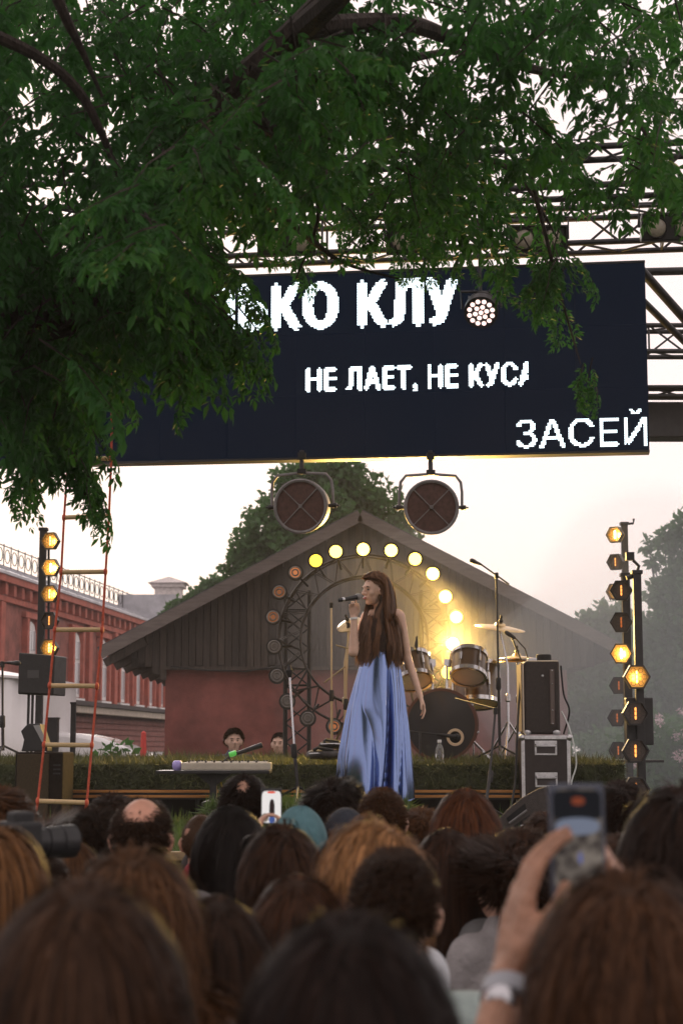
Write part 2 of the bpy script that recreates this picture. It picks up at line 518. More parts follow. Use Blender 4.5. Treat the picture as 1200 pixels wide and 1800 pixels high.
# ---------------------------------------------------------------- red brick building on the left
def brick_house():
    e = Vector((0.107, 1, 0)).normalized(); nn = Vector((e.y, -e.x, 0))
    A = Vector((-9, 45, 0))
    def at(px):
        d = 13.815 / (0.107 - (px - 600) / FPX)
        return (d - 45) / e.y
    def pt(t, z, off=0.0): return A + e * t + nn * off + Vector((0, 0, z))
    t0, t1 = -14, at(330)
    h = thing('brick_house', (A.x, A.y, 0), 'long red brick house with tall white windows and roof railing', 'building')
    BR = mat('red_brick', (0.27, 0.085, 0.065), 0.85, var=0.45, vscale=2.5, bump=0.3, bscale=30)
    BR2 = mat('red_brick_trim', (0.42, 0.11, 0.075), 0.85, var=0.25, vscale=3)
    WH = mat('white_window_paint', (0.75, 0.73, 0.72), 0.5, var=0.1)
    GL = mat('window_glass', (0.45, 0.47, 0.5), 0.12, 0.0, spec=0.8)
    ZINC = mat('grey_zinc_roof', (0.42, 0.42, 0.45), 0.45, 0.3, var=0.25, vscale=2)
    IRON = mat('wrought_iron', (0.03, 0.03, 0.032), 0.6)
    def slab(name, m, ta, tb, za, zb_, oa, ob, parent=h):
        b = MB(); q = [pt(ta, za, oa), pt(tb, za, oa), pt(tb, za, ob), pt(ta, za, ob)]
        b.prism(q, (0, 0, zb_ - za)); return b.build(name, m, parent)
    ztop = 5.4
    slab('wall', BR, t0, t1, -0.02, ztop, -8, 0)
    slab('cornice', BR2, t0, t1, ztop - 0.02, ztop + 0.16, -8, 0.28)
    slab('cornice', BR2, t0, t1, ztop - 0.5, ztop - 0.36, 0.002, 0.12)
    t = t0 + 0.3
    while t < t1:
        slab('bracket', BR2, t, t + 0.22, ztop - 0.33, ztop - 0.03, 0.002, 0.2); t += 0.75
    b = MB(); b.prism([pt(t0, ztop + 0.162, 0.32), pt(t0, ztop + 0.24, 0.32), pt(t0, ztop + 1.25, -2.4), pt(t0, ztop + 0.162, -2.4)], e * (t1 - t0)); rf = b.build('roof', ZINC, h)
    t = t0 + 0.5
    while t < t1 - 0.3:     # standing seams
        b = MB(); b.prism([pt(t, ztop + 0.25, 0.31), pt(t, ztop + 0.31, 0.29), pt(t, ztop + 1.3, -2.35), pt(t, ztop + 1.25, -2.35)], e * 0.05); b.build('seam', ZINC, rf); t += 1.2
    # roof railing
    t = t0 + 0.2
    zr = ztop + 0.72
    while t < t1 - 0.2:
        rod('railing_bar', pt(t, zr - 0.25, -1.1), pt(t, zr + 0.75, -1.1), 0.018, IRON, h, 5)
        b = MB(); c = pt(t + 0.35, zr + 0.42, -1.1)
        b.tube([c + e * (0.24 * math.cos(a)) + Vector((0, 0, 0.2 * math.sin(a))) for a in [k * math.pi / 5 for k in range(10)]], 0.016, 4, closed=True); b.build('railing_scroll', IRON, h)
        t += 0.7
    for zz in (0.1, 0.7): rod('railing_rail', pt(t0, zr + zz, -1.1), pt(t1 - .2, zr + zz, -1.1), 0.018, IRON, h, 5)
    # windows
    for px in (-140, -95, -35, 52, 132, 180, 213, 240, 262, 281, 298):
        t = at(px); w = 0.95
        q = [pt(t - w / 2, 2.6, 0.004), pt(t + w / 2, 2.6, 0.004), pt(t + w / 2, 4.25, 0.004), pt(t + w * .3, 4.48, 0.004), pt(t, 4.56, 0.004), pt(t - w * .3, 4.48, 0.004), pt(t - w / 2, 4.25, 0.004)]
        b = MB(); b.prism(q, nn * 0.05); wd = b.build('window', WH, h)
        for ta, tb, za, zb_ in ((-.38, -.04, 2.7, 3.65), (.04, .38, 2.7, 3.65), (-.38, -.04, 3.75, 4.3), (.04, .38, 3.75, 4.3)):
            b = MB(); b.prism([pt(t + ta, za, 0.058), pt(t + tb, za, 0.058), pt(t + tb, zb_, 0.058), pt(t + ta, zb_, 0.058)], nn * 0.012); b.build('pane', GL, wd)
        for sx in (-1, 1): slab('reveal', BR2, t + sx * (w / 2 + .11) - .1, t + sx * (w / 2 + .11) + .1, 2.58, 4.6, 0.002, 0.16, wd)
        slab('lintel', BR2, t - 0.8, t + 0.8, 4.62, 4.78, 0.002, 0.14, wd)
        slab('sill', WH, t - 0.65, t + 0.65, 2.46, 2.56, 0.002, 0.2, wd)
        slab('pilaster', BR2, t + 1.35, t + 1.75, 2.3, 4.88, 0.002, 0.13)
    # lean-to with a beige gutter and red boards
    LT = mat('beige_gutter', (0.5, 0.42, 0.34), 0.6, var=0.2)
    RB = mat('red_board', (0.24, 0.075, 0.06), 0.75, var=0.25, vscale=3)
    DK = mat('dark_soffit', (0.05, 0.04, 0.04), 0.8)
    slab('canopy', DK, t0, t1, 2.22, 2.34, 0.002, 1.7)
    slab('gutter', LT, t0, t1, 2.02, 2.2, 1.3, 1.6)
    for k in range(6):
        slab('board', RB, t0, t1, 1.96 - 0.17 * (k + 1), 1.96 - 0.17 * k - 0.025, 1.1 + 0.03 * k, 1.16 + 0.03 * k)
    for px in (215, 232, 250, 270):
        slab('low_window', GL, at(px) - 0.6, at(px) + 0.6, 0.3, 0.92, 1.0, 1.05)
    # chimney
    c = P(297, 1060, 66); z0 = 5.2
    ST = mat('pale_chimney', (0.6, 0.55, 0.53), 0.85, var=0.2)
    b = MB()
    for za, zb_, w in ((z0 - 1, PZ(1052, 66), 0.62), (PZ(1052, 66), PZ(1034, 66), 0.5), (PZ(1034, 66), PZ(1027, 66), 0.62)):
        b.span(c.x - w, c.x + w, 66 - w, 66 + w, za, zb_)
    ch = b.build('chimney', ST, rf)
    z1 = PZ(1027, 66); w = 0.75
    b = MB(); b.add([(c.x - w, 66 - w, z1), (c.x + w, 66 - w, z1), (c.x + w, 66 + w, z1), (c.x - w, 66 + w, z1), (c.x, 66, z1 + 0.3)], [(0, 1, 4), (1, 2, 4), (2, 3, 4), (3, 0, 4), (3, 2, 1, 0)])
    b.build('chimney_cap', ST, rf)
    c2 = P(262, 1070, 64); b = MB(); b.span(c2.x - 1.1, c2.x + 1.1, 63.5, 66, 5.0, PZ(1047, 64)); b.build('roof_hatch', ZINC, rf)
brick_house()

# white tent and covered car seen under the brick house
def white_tent():
    TW = mat('white_tarpaulin', (0.78, 0.76, 0.76), 0.6, var=0.06, vscale=2)
    TD = 22.5
    o = P(20, 1330, TD)
    t = thing('marquee', (o.x, TD, 0), 'white marquee wall at the left edge, behind the microphone stand', 'tent')
    za = PZ(1178, TD)
    xl, xr = PX(-160, TD), PX(70, TD)
    n = 24; v, f = [], []
    for i in range(n + 1):
        x = xl + (xr - xl) * i / n; y = TD + 0.05 * math.sin(i * 1.3)
        v += [(x, y, -0.02), (x, y, za - 0.12 * (i / n) ** 2)]
    f = [(2 * i, 2 * i + 2, 2 * i + 3, 2 * i + 1) for i in range(n)]
    b = MB(); b.add(v, f); w = b.build('wall_sheet', TW, t, True); w.modifiers.new('s', 'SOLIDIFY').thickness = 0.02
    b = MB(); b.prism([(xl, TD - .1, za), (xr + .06, TD - .1, za - .14), (xr + .06, TD + 3, za - .1), (xl, TD + 3, za + .2)], (0, 0, .03)); b.build('roof_sheet', TW, t)
    b = MB(); b.span(xr - 0.06, xr, TD + .06, TD + 3, -0.02, za - 0.14); b.build('side_sheet', TW, t)
white_tent()
def white_car():
    """low white car: the roof and bonnet line show above the turf"""
    d = 24.0
    W = mat('white_car_paint', (0.8, 0.79, 0.8), 0.25, coat=0.6)
    G = mat('car_glass', (0.02, 0.02, 0.025), 0.08)
    x0, x1 = PX(88, d), PX(266, d)
    L = x1 - x0
    c = thing('car', ((x0 + x1) / 2, d, 0), 'white car with sloping bonnet parked below the brick house', 'car')
    zt = PZ(1290, d)
    prof = [(0, 0.25), (0, zt - 0.03), (0.12, zt + 0.02), (0.3, zt), (0.52, zt - 0.06), (0.72, zt - 0.16), (0.88, zt - 0.27), (0.97, zt - 0.38), (1.0, zt - 0.5), (1.0, 0.25)]
    b = MB(); b.prism([(x0 - 1.8 * (1 - q[0]) * (q[0] == 0) + L * q[0], d, q[1]) for q in prof], (0, 1.7, 0)); b.build('body', W, c, True, bevel=0.06)
    b = MB(); b.prism([(x0 - 1.6, d + .1, zt - 0.02), (x0 + 0.05, d + .1, zt + 0.0), (x0 - 0.5, d + .1, zt + 0.42), (x0 - 1.4, d + .1, zt + 0.45)], (0, 1.5, 0)); b.build('cabin', G, c, bevel=0.05)
    for x in (x0 - 1.1, x1 - 0.5):
        for y in (d + 0.02, d + 1.48):
            b = MB(); b.lathe((x, y, 0.31), (0, 1, 0), [(0, .2), (0.0, .3), (0.02, .32), (0.18, .32), (0.2, .3)], 20); w = b.build('wheel', RUBBER, c, True)
            b = MB(); b.lathe((x, y - 0.015, 0.31), (0, 1, 0), [(0, .18), (0.05, .19)], 16); b.build('rim', ALU, w, True)
    b = MB(); b.ell((x1 - 0.06, d + 0.25, zt - 0.52), (0.08, 0.14, 0.06)); b.build('headlight', GLASSY, c, True)
GLASSY = mat('clear_lamp_glass', (0.7, 0.7, 0.7), 0.1, spec=0.8)
white_car()
d_ = 21.0
b = MB(); c_ = P(252, 1334, d_); c_.z = 0
b.lathe((c_.x, d_, 0), (0, 0, 1), [(0, .16), (.03, .16), (.031, .06), (PZ(1310, d_), .038), (PZ(1288, d_), .03), (PZ(1285, d_), .01)], 14)
tag(b.build('parasol', mat('red_parasol', (0.55, 0.05, 0.04), 0.6), smooth=True), 'thin closed red parasol in front of the brick house', 'parasol')

# ---------------------------------------------------------------- background trees
def leaf_cloud(centres, radii, n, size, seed, droop=0.3):
    """many small pointed leaf faces through the volumes of several lumps; returns V, F, attr"""
    rg = np.random.default_rng(seed)
    C = np.array(centres, float); Rr = np.array(radii, float)
    vol = Rr.prod(1) ** (2 / 3); k = rg.choice(len(C), n, p=vol / vol.sum())
    d = rg.normal(0, 1, (n, 3)); d /= np.linalg.norm(d, axis=1)[:, None]
    rad = rg.random((n, 1)) ** 0.33
    p = C[k] + d * Rr[k] * rad * (1 + 0.25 * np.sin(d[:, :1] * 7 + d[:, 2:] * 5 + k[:, None]))
    a = d * 0.6 + rg.normal(0, 0.7, (n, 3)) - np.array([0, 0, droop]); a /= np.linalg.norm(a, axis=1)[:, None]
    s = np.cross(a, rg.normal(0, 1, (n, 3))); s /= np.linalg.norm(s, axis=1)[:, None] + 1e-9
    L = size * (0.6 + 0.8 * rg.random((n, 1)))
    V = np.stack([p, p + a * L * .5 + s * L * .28, p + a * L, p + a * L * .5 - s * L * .28], 1).reshape(-1, 3)
    F = np.arange(4 * n).reshape(-1, 4)
    A = np.repeat(np.clip(rg.normal(0.5, .2, n) , 0, 1), 4)
    return V, F, A
BARK = mat('bark', (0.034, 0.023, 0.018), 0.9, var=0.5, vscale=10, bump=0.8, bscale=25, stretch=(3, 3, .8))
FAR_LEAF = mat('far_leaf', (0.055, 0.12, 0.045), 0.7, attr='rnd', attr_amt=0.6, trans=0.4, tcol=(0.1, 0.22, 0.06), spec=.15)
def bg_tree(name, base, lumps, n, size, label, seed, leafm=FAR_LEAF, trunk_r=0.3):
    t = thing(name, base, label, 'tree')
    base = Vector(base)
    top = max(l[0][2] for l in lumps)
    cx = sum(l[0][0] for l in lumps) / len(lumps)
    b = MB(); b.tube([base, base + Vector((0.1, 0, top * 0.35)), Vector((cx, base.y, top * 0.5)), Vector((cx, base.y, top * 0.7))], [trunk_r * 1.2, trunk_r * .8, trunk_r * .4, trunk_r * .12], 9); b.build('trunk', BARK, t, True)
    for l in lumps[:10]:
        b = MB(); c = Vector(l[0]); s = Vector((cx, base.y, max(base.z + 0.5, c.z * 0.6)))
        b.tube([s, (s + c) / 2 + Vector((0, 0, -.1)), c], [trunk_r * .35, trunk_r * .2, trunk_r * .06], 6); b.build('limb', BARK, t, True)
    V, F, A = leaf_cloud([l[0] for l in lumps], [l[1] for l in lumps], n, size, seed)
    link('crown', np_mesh('crown', V, F, leafm, attr=A), t)
    return t
def lumps_px(lst, d, flat=0.8):
    out = []
    for px, py, r in lst:
        dd = d + random.uniform(-r, r) * d / FPX * 0.7
        p = P(px, py, dd); rr = r * dd / FPX
        out.append(((p.x, p.y, p.z), (rr, rr * flat, rr)))
    return out
D1 = 40
bg_tree('tree', (PX(575, D1), D1, 0), lumps_px([(560, 850, 48), (600, 835, 40), (520, 880, 55), (470, 930, 48), (445, 975, 42), (620, 880, 60), (665, 900, 45), (690, 940, 40), (560, 940, 80), (640, 960, 70), (480, 990, 55), (710, 970, 36), (418, 1010, 30), (590, 1010, 90), (740, 1010, 30), (520, 845, 30)], D1), 26000, 0.17, 'round crowned green tree rising behind the barn roof', 21)
D2 = 34
bg_tree('tree', (PX(1330, 30), 30, 0), lumps_px([(1240, 900, 34), (1168, 948, 16), (1200, 930, 22), (1138, 958, 10), (1190, 975, 18), (1150, 985, 12), (1205, 1010, 26), (1168, 1045, 30), (1185, 1020, 24), (1215, 1060, 40), (1160, 1120, 50), (1220, 1150, 70), (1150, 1200, 55), (1210, 1230, 70), (1110, 1250, 50), (1060, 1270, 45), (1160, 1290, 60)], 30), 20000, 0.14, 'loose leafed tree at the right edge, above the pink flowers', 22, trunk_r=.13)
bg_tree('tree', (PX(1060, 48), 48, 0), lumps_px([(1040, 1100, 26), (1070, 1090, 30), (1020, 1120, 26), (1095, 1115, 36), (1130, 1130, 40), (1060, 1150, 50), (1120, 1190, 60), (1000, 1160, 40), (1050, 1220, 60), (1120, 1260, 60), (1010, 1260, 50)], 48), 16000, 0.2, 'far hazy tree low beyond the right slope of the barn roof', 23)
bg_tree('tree', (PX(330, 52), 52, 0), lumps_px([(320, 1075, 22), (345, 1060, 20), (375, 1040, 22), (300, 1090, 18)], 52), 3500, 0.2, 'small far tree beside the pale chimney', 24)
def bush(px, d, w, h, label, seed, flowers=0):
    c = PX(px, d)
    t = thing('flowering_bush' if flowers else 'bush', (c, d, 0), label, 'bush')
    rg = random.Random(seed)
    l = [((c + rg.uniform(-w, w), d + rg.uniform(-.4, .4), h * rg.uniform(.2, .8)), (.4, .35, .35)) for _ in range(9)]
    V, F, A = leaf_cloud([q[0] for q in l], [q[1] for q in l], 4500, 0.09, seed)
    link('foliage', np_mesh('foliage', V, F, FAR_LEAF, attr=A), t)
    b = MB()
    for q in l[:5]: b.tube([(c, d, 0), q[0]], [0.02, 0.008], 5)
    b.build('stem', BARK, t)
    if flowers:
        PK = mat('pink_petal', (0.6, 0.45, 0.48), 0.7, attr='rnd', attr_amt=.35)
        cs = [(q[0][0] + rg.uniform(-.4, .4), q[0][1] - 0.3 + rg.uniform(-.1, .1), q[0][2] + rg.uniform(-.3, .35)) for q in l for _ in range(flowers)]
        for k, q in enumerate(cs):
            V, F, A = leaf_cloud([q], [(.055, .055, .05)], 60, 0.04, seed + k)
            link('flower_head', np_mesh('flower_head', V, F, PK, attr=A), t)
bush(1150, 19.5, 0.35, 1.35, 'bush with pale pink flower heads beside the right lamp pole', 31, 1)
bush(1215, 20, 0.4, 1.5, 'bush with pink flowers cut by the right picture edge', 32, 3)
bush(1060, 22, 0.5, 1.2, 'green bush behind the stacked amplifier case', 33)
for k, (px, d, h) in enumerate(((205, 16.5, 1.15), (180, 16.7, 1.05))):
    c = PX(px, d); t = thing('plant', (c, d, 0.4), ['slender leafy weed sprouting behind the turf near the ladder', 'shorter leafy weed left of the slender one behind the turf'][k], 'plant')
    b = MB(); pts = [(c, d, .2), (c + .02, d, h * .6), (c - .02, d, h)]; b.tube(pts, [.006, .005, .002], 5); b.build('stem', BARK, t)
    V, F, A = leaf_cloud([(c, d, h * .92), (c + .08, d, h * .85), (c - .1, d, h * .86)], [(.12, .06, .06)] * 3, 60, 0.09, 60 + k); link('leaves', np_mesh('leaves', V, F, FAR_LEAF, attr=A), t)
# ================================================================== STAGE EQUIPMENT
def frame(o, fwd, up=(0, 0, 1)):
    """matrix whose local -Y looks along fwd"""
    y = -Vector(fwd).normalized(); x = y.cross(Vector(up)).normalized(); z = x.cross(y)
    return Matrix(((x.x, y.x, z.x, o[0]), (x.y, y.y, z.y, o[1]), (x.z, y.z, z.z, o[2]), (0, 0, 0, 1)))
def xf(b, M):
    b.v = [tuple(M @ Vector(q)) for q in b.v]; return b

TRUSSM = mat('black_truss_tube', (0.02, 0.02, 0.021), 0.5, 0.3, var=0.4, vscale=10)
def box_truss(name, a, b_, s, bays, label, up=(0, 0, 1), r=0.024):
    a, b_ = Vector(a), Vector(b_)
    t = thing(name, a, label, 'truss')
    d = (b_ - a).normalized(); u = Vector(up); u = (u - d * u.dot(d)).normalized(); w = d.cross(u)
    cs = [u * (s / 2) * i + w * (s / 2) * j for i, j in ((1, 1), (1, -1), (-1, -1), (-1, 1))]
    for c in cs: rod('chord', a + c, b_ + c, r, TRUSSM, t, 10)
    L = (b_ - a).length / bays
    for k in range(4):
        c0, c1 = cs[k], cs[(k + 1) % 4]
        for i in range(bays):
            p, q = (c0, c1) if i % 2 else (c1, c0)
            rod('brace', a + d * (L * i) + p, a + d * (L * (i + 1)) + q, r * 0.42, TRUSSM, t, 6)
    for i in range(0, bays + 1, 4):
        for k in range(4): rod('strut', a + d * (L * i) + cs[k], a + d * (L * i) + cs[(k + 1) % 4], r * 0.42, TRUSSM, t, 6)
    return t

# ---------------------------------------------------------------- LED screen
BR = P(1141, 790, 13.1); BL = P(-70, 817, 13.1 / 0.9475)
BL.z = BR.z
EX = (BR - BL).normalized(); EN = Vector((EX.y, -EX.x, 0)); WS = (BR - BL).length; HS = 1.5
def scr(px, py):
    C = Vector((0, 0, CZ)); q = P(px, py, 1.0) - C
    d = EN.dot(BL - C) / EN.dot(q)
    p = C + q * d - BL
    return p.dot(EX), p.z
def led_screen():
    t = thing('led_screen', BR, 'wide black LED screen showing white Cyrillic lettering above the stage', 'screen')
    SCR = mat('led_face', (0.003, 0.003, 0.004), 0.8, var=0.3, vscale=60, emit=(0.12, 0.42, 1.0), estr=0.013, spec=.03)
    n = 10; w = WS / n
    for i in range(n):
        for j in range(3):
            b = MB(); a0, a1, z0, z1 = i * w + .002, (i + 1) * w - .002, j * .5 + .002, j * .5 + .498
            b.prism([BL + EX * a0 + Vector((0, 0, z0)), BL + EX * a1 + Vector((0, 0, z0)), BL + EX * a1 + Vector((0, 0, z1)), BL + EX * a0 + Vector((0, 0, z1))], EN * -0.08)
            b.build('panel', SCR, t)
    b = MB(); b.prism([BL - EN * .09, BR - EN * .09, BR - EN * .09 + Vector((0, 0, HS)), BL - EN * .09 + Vector((0, 0, HS))], EN * -0.06); b.build('back_frame', BLACKM, t)
    for z in (-0.02, HS + 0.002):
        b = MB(); b.prism([BL + Vector((0, 0, z)), BR + Vector((0, 0, z)), BR + Vector((0, 0, z + .018)), BL + Vector((0, 0, z + .018))], EN * -0.14); b.build('edge_bar', BLACKM, t)
    LED = emis('lit_led', (0.82, 0.95, 1.0), 2.6)
    from mathutils.bvhtree import BVHTree
    def lettering(txt, box, bold, clip=None, pitch=0.0135, italic=0.0):
        """white LEDs switched on in the shape of the words; box = left, right, top, bottom of the capitals"""
        cu = bpy.data.curves.new('t', 'FONT'); cu.body = txt; cu.shear = italic; cu.size = 1
        cu.space_character = 1.0 + bold * 1.6
        o = bpy.data.objects.new('t', cu); COL.objects.link(o)
        dg = bpy.context.evaluated_depsgraph_get()
        me = bpy.data.meshes.new_from_object(o.evaluated_get(dg))
        bm = bmesh.new(); bm.from_mesh(me); bv = BVHTree.FromBMesh(bm)
        xs = [v.co.x for v in bm.verts]
        x0, x1 = min(xs) - bold, max(xs) + bold; ybase, ycap = -bold * .4, 0.729 + bold * .4
        a0, z0 = scr(box[0], (box[3])); a1, _ = scr(box[1], box[3]); _, z1 = scr((box[0] + box[1]) / 2, box[2]); _, z0 = scr((box[0] + box[1]) / 2, box[3])
        ac = scr(clip, box[3])[0] if clip else 1e9
        bm.faces.ensure_lookup_table(); isl = {}; rng_ = []
        for f0 in bm.faces:
            if f0.index in isl: continue
            st = [f0]; isl[f0.index] = len(rng_); lo, hi = 1e9, -1e9
            while st:
                g = st.pop()
                for v in g.verts:
                    lo, hi = min(lo, v.co.x), max(hi, v.co.x)
                    for h_ in v.link_faces:
                        if h_.index not in isl: isl[h_.index] = len(rng_); st.append(h_)
            rng_.append((lo, hi))
        own = list(range(len(rng_)))
        for i, (lo, hi) in enumerate(rng_):
            for j, (l2, h2) in enumerate(rng_):
                if j < i and min(hi, h2) - max(lo, l2) > .5 * min(hi - lo, h2 - l2): own[i] = own[j]
        L = {}
        na = int((a1 - a0) / pitch) + 1
        for i in range(na):
            a = a0 + i * pitch
            if a > ac: break
            for j in range(-22, int((z1 - z0) / pitch) + 24):
                z = z0 + j * pitch
                tx = x0 + (a - a0) / (a1 - a0) * (x1 - x0); ty = ybase + (z - z0) / (z1 - z0) * (ycap - ybase)
                hit = None
                for ox, oy in ((0, 0), (bold, 0), (-bold, 0), (bold * .5, 0), (-bold * .5, 0), (0, bold * .4), (0, -bold * .4)):
                    hit = bv.ray_cast((tx + ox, ty + oy, 1), (0, 0, -1))
                    if hit[0] is not None: break
                if hit[0] is None: continue
                V, F = L.setdefault(own[isl[hit[2]]], ([], []))
                h = pitch * 0.44; k = len(V)
                for sa, sz in ((-h, -h * .88), (h, -h * .88), (h, h * .88), (-h, h * .88)):
                    V.append(tuple(BL + EX * (a + sa) + Vector((0, 0, z + sz)) + EN * 0.003))
                F.append((k, k + 1, k + 2, k + 3))
        bm.free(); bpy.data.objects.remove(o); bpy.data.meshes.remove(me)
        for V, F in L.values():
            m2 = bpy.data.meshes.new('letter'); m2.from_pydata(V, [], F); m2.materials.append(LED)
            link('letter', m2, t)['kind'] = 'stuff'
    lettering('ТОЛЬКО КЛУ', (232, 806, 497, 580), 0.075)
    lettering('НЕ ЛАЕТ, НЕ КУСА', (538, 942, 641, 683), 0.06, clip=929)
    lettering('ЗАСЕЙ', (906, 1139, 735, 785), 0.012, clip=1136)
led_screen()

TA = P(600, 412, 13.45)
yaw_dy = EX.y / EX.x
def along(x, y0, z): return Vector((x, y0 + (x - 0) * yaw_dy, z))
box_truss('roof_truss', along(-4.2, 13.6, TA.z), along(4.6, 13.6, TA.z), 0.29, 26, 'black box truss directly above the LED screen')
zB = PZ(322, 12.3)
box_truss('roof_truss', along(-4.2, 12.3, zB), along(4.6, 12.3, zB), 0.29, 26, 'black box truss higher up among the leaves, nearest the camera')
box_truss('roof_truss', P(1165, 600, 16.5) + Vector((-1.5, 0, 0)), P(1165, 600, 16.5) + Vector((2.5, 0, 0)), 0.26, 12, 'upper truss behind the right end of the LED screen')
box_truss('roof_truss', P(1165, 690, 16.9) + Vector((-1.5, 0, 0)), P(1165, 690, 16.9) + Vector((2.5, 0, 0)), 0.09, 12, 'thin truss behind the right end of the LED screen, middle of three')
# dark roof beam behind screen, right
b = MB(); b.span(PX(1120, 17.3), PX(1330, 17.3), 17.2, 17.5, PZ(768, 17.2), PZ(706, 17.2)); tag(b.build('roof_beam', BLACKM, bevel=.01), 'solid dark beam at the right, level with the bottom of the LED screen', 'beam')
for a_, c_, r_ in (((1120, 468), (1262, 628), .04), ((1120, 520), (1262, 660), .03)):
    pa, pb = P(a_[0], a_[1], 13.9), P(c_[0], c_[1], 14.6)
    b = MB(); b.tube([pa, pb], r_, 10); o = b.build('roof_brace', TRUSSM, smooth=True)
    tag(o, ('upper' if r_ > .035 else 'lower') + ' diagonal black tube right of the LED screen', 'brace')
b = MB(); q0, q1 = P(1130, 478, 14.2), P(1300, 474, 14.2); b.tube([q0, q1], 0.035, 10); tag(b.build('roof_tube', TRUSSM, smooth=True), 'horizontal black tube at the top right corner of the LED screen', 'tube')
# right tower carrying the roof, outside the picture, and left one
for x, lab in ((4.3, 'black tower truss right of the picture carrying the roof'), (-4.0, 'black tower truss left of the picture carrying the roof')):
    box_truss('tower_truss', (x, 13.6, 0.0), (x, 13.6, TA.z - .16), 0.29, 14, lab, up=(1, 0, 0))

# ---------------------------------------------------------------- blinders on the truss
LENS = mat('frosted_lens', (0.42, 0.37, 0.3), 0.3, var=0.25, vscale=40)
def blinder(px, py, d, label):
    c = P(px, py, d); M = frame(c, (0, -1, -0.28))
    t = thing('blinder_lamp', c, label, 'lamp', 'two lens blinder lamps on the truss')
    b = MB(); b.box((0, 0.06, 0), (0.44, 0.13, 0.2)); xf(b, M); b.build('housing', BLACKM, t, bevel=.012)
    b = MB()
    for z in (-.103, .103): b.box((0, 0.0, z), (0.46, 0.06, 0.012))
    for x in (-.225, .225): b.box((x, 0.0, 0), (0.012, 0.06, 0.2))
    xf(b, M); b.build('rim', BLACKM, t)
    for x in (-.11, .11):
        b = MB(); b.lathe((x, -0.008, 0), (0, 1, 0), [(-.004, .088), (-.012, .08), (0.0, .076)], 24, caps=False); xf(b, M); b.build('bezel', DARKM, t, True)
        b = MB(); b.lathe((x, -0.006, 0), (0, 1, 0), [(-.02, .0005), (-.017, .03), (-.008, .06), (0.004, .077)], 24); xf(b, M); b.build('lens', LENS, t, True)
    b = MB(); b.tube([M @ Vector((-.24, .05, 0)), M @ Vector((-.24, .05, .17)), M @ Vector((.24, .05, .17)), M @ Vector((.24, .05, 0))], .012, 6); b.build('yoke', DARKM, t)
    return t
blinder(504, 425, 13.0, 'two lens black blinder lamp hanging above the first big letters')
blinder(730, 424, 13.0, 'two lens black blinder lamp half hidden by leaves in the middle of the truss')
blinder(1178, 400, 12.8, 'two lens black blinder lamp cut by the right picture edge')
blinder(945, 420, 13.0, 'black blinder lamp almost covered by leaves right of the spotlight')

# ---------------------------------------------------------------- PAR spotlights on the truss
def par(px, py, d, fwd, estr, label, beam):
    c = P(px, py, d); M = frame(c, fwd)
    t = thing('spotlight', c, label, 'spotlight', 'LED spotlights hung before the screen')
    b = MB(); b.lathe((0, 0, 0), (0, 1, 0), [(-.02, .122), (-.02, .13), (.06, .13), (.07, .112), (.11, .108), (.12, .118), (.135, .118), (.14, .104), (.2, .098), (.21, .07)], 28); xf(b, M); b.build('housing', BLACKM, t, True)
    for k in range(12):
        a = k * math.pi / 6; b = MB(); b.box((.114 * math.cos(a), .165, .114 * math.sin(a)), (.02, .06, .004), Euler((0, -a, 0)).to_matrix()); xf(b, M); b.build('fin', BLACKM, t)
    b = MB(); b.lathe((0, -.016, 0), (0, 1, 0), [(0, .001), (0.002, .12)], 28); xf(b, M); b.build('lens_plate', mat('par_plate', (.35, .3, .29), .3), t)
    E = emis('par_led_%d' % int(estr * 10), (1.0, 0.72, 0.66), estr)
    for rr, n in ((0, 1), (.045, 6), (.09, 12)):
        for k in range(n):
            a = 2 * math.pi * k / n + .2; b = MB(); b.lathe((rr * math.cos(a), -.026, rr * math.sin(a)), (0, 1, 0), [(0, .008), (.004, .018), (.008, .02)], 10); xf(b, M); b.build('led_lens', E, t, True)
    y_ = [M @ Vector((-.15, .07, 0)), c + Vector((-.15, .05, .17)), c + Vector((.15, .05, .17)), M @ Vector((.15, .07, 0))]
    b = MB(); b.tube(y_, .011, 6); b.build('yoke', DARKM, t)
    zt = TA.z - .15
    b = MB(); b.tube([c + Vector((0, .05, .17)), (c.x, c.y + .05, zt)], .014, 8); b.box((c.x, c.y + .05, zt), (.06, .08, .09)); b.build('clamp', DARKM, t)
    li = bpy.data.lights.new('spot_beam', 'SPOT'); li.energy = beam; li.color = (1, .78, .72); li.spot_size = R(40); li.spot_blend = .6; li.shadow_soft_size = .1
    lo = bpy.data.objects.new('beam_light', li); COL.objects.link(lo); lo.matrix_world = M @ Matrix.Translation((0, -.05, 0)) @ Matrix.Rotation(R(-90), 4, 'X')
    attach(lo, None)
    lo.parent = t; lo.matrix_parent_inverse = wm(t).inverted()
par(845, 548, 12.75, (-0.12, -0.72, -0.52), 1.6, 'round LED spotlight with pinkish lens hanging in front of the lettering', 30)
par(166, 582, 12.9, (0.2, -0.7, -0.6), 6.0, 'bright white spotlight behind the leaves at left of the screen', 18)

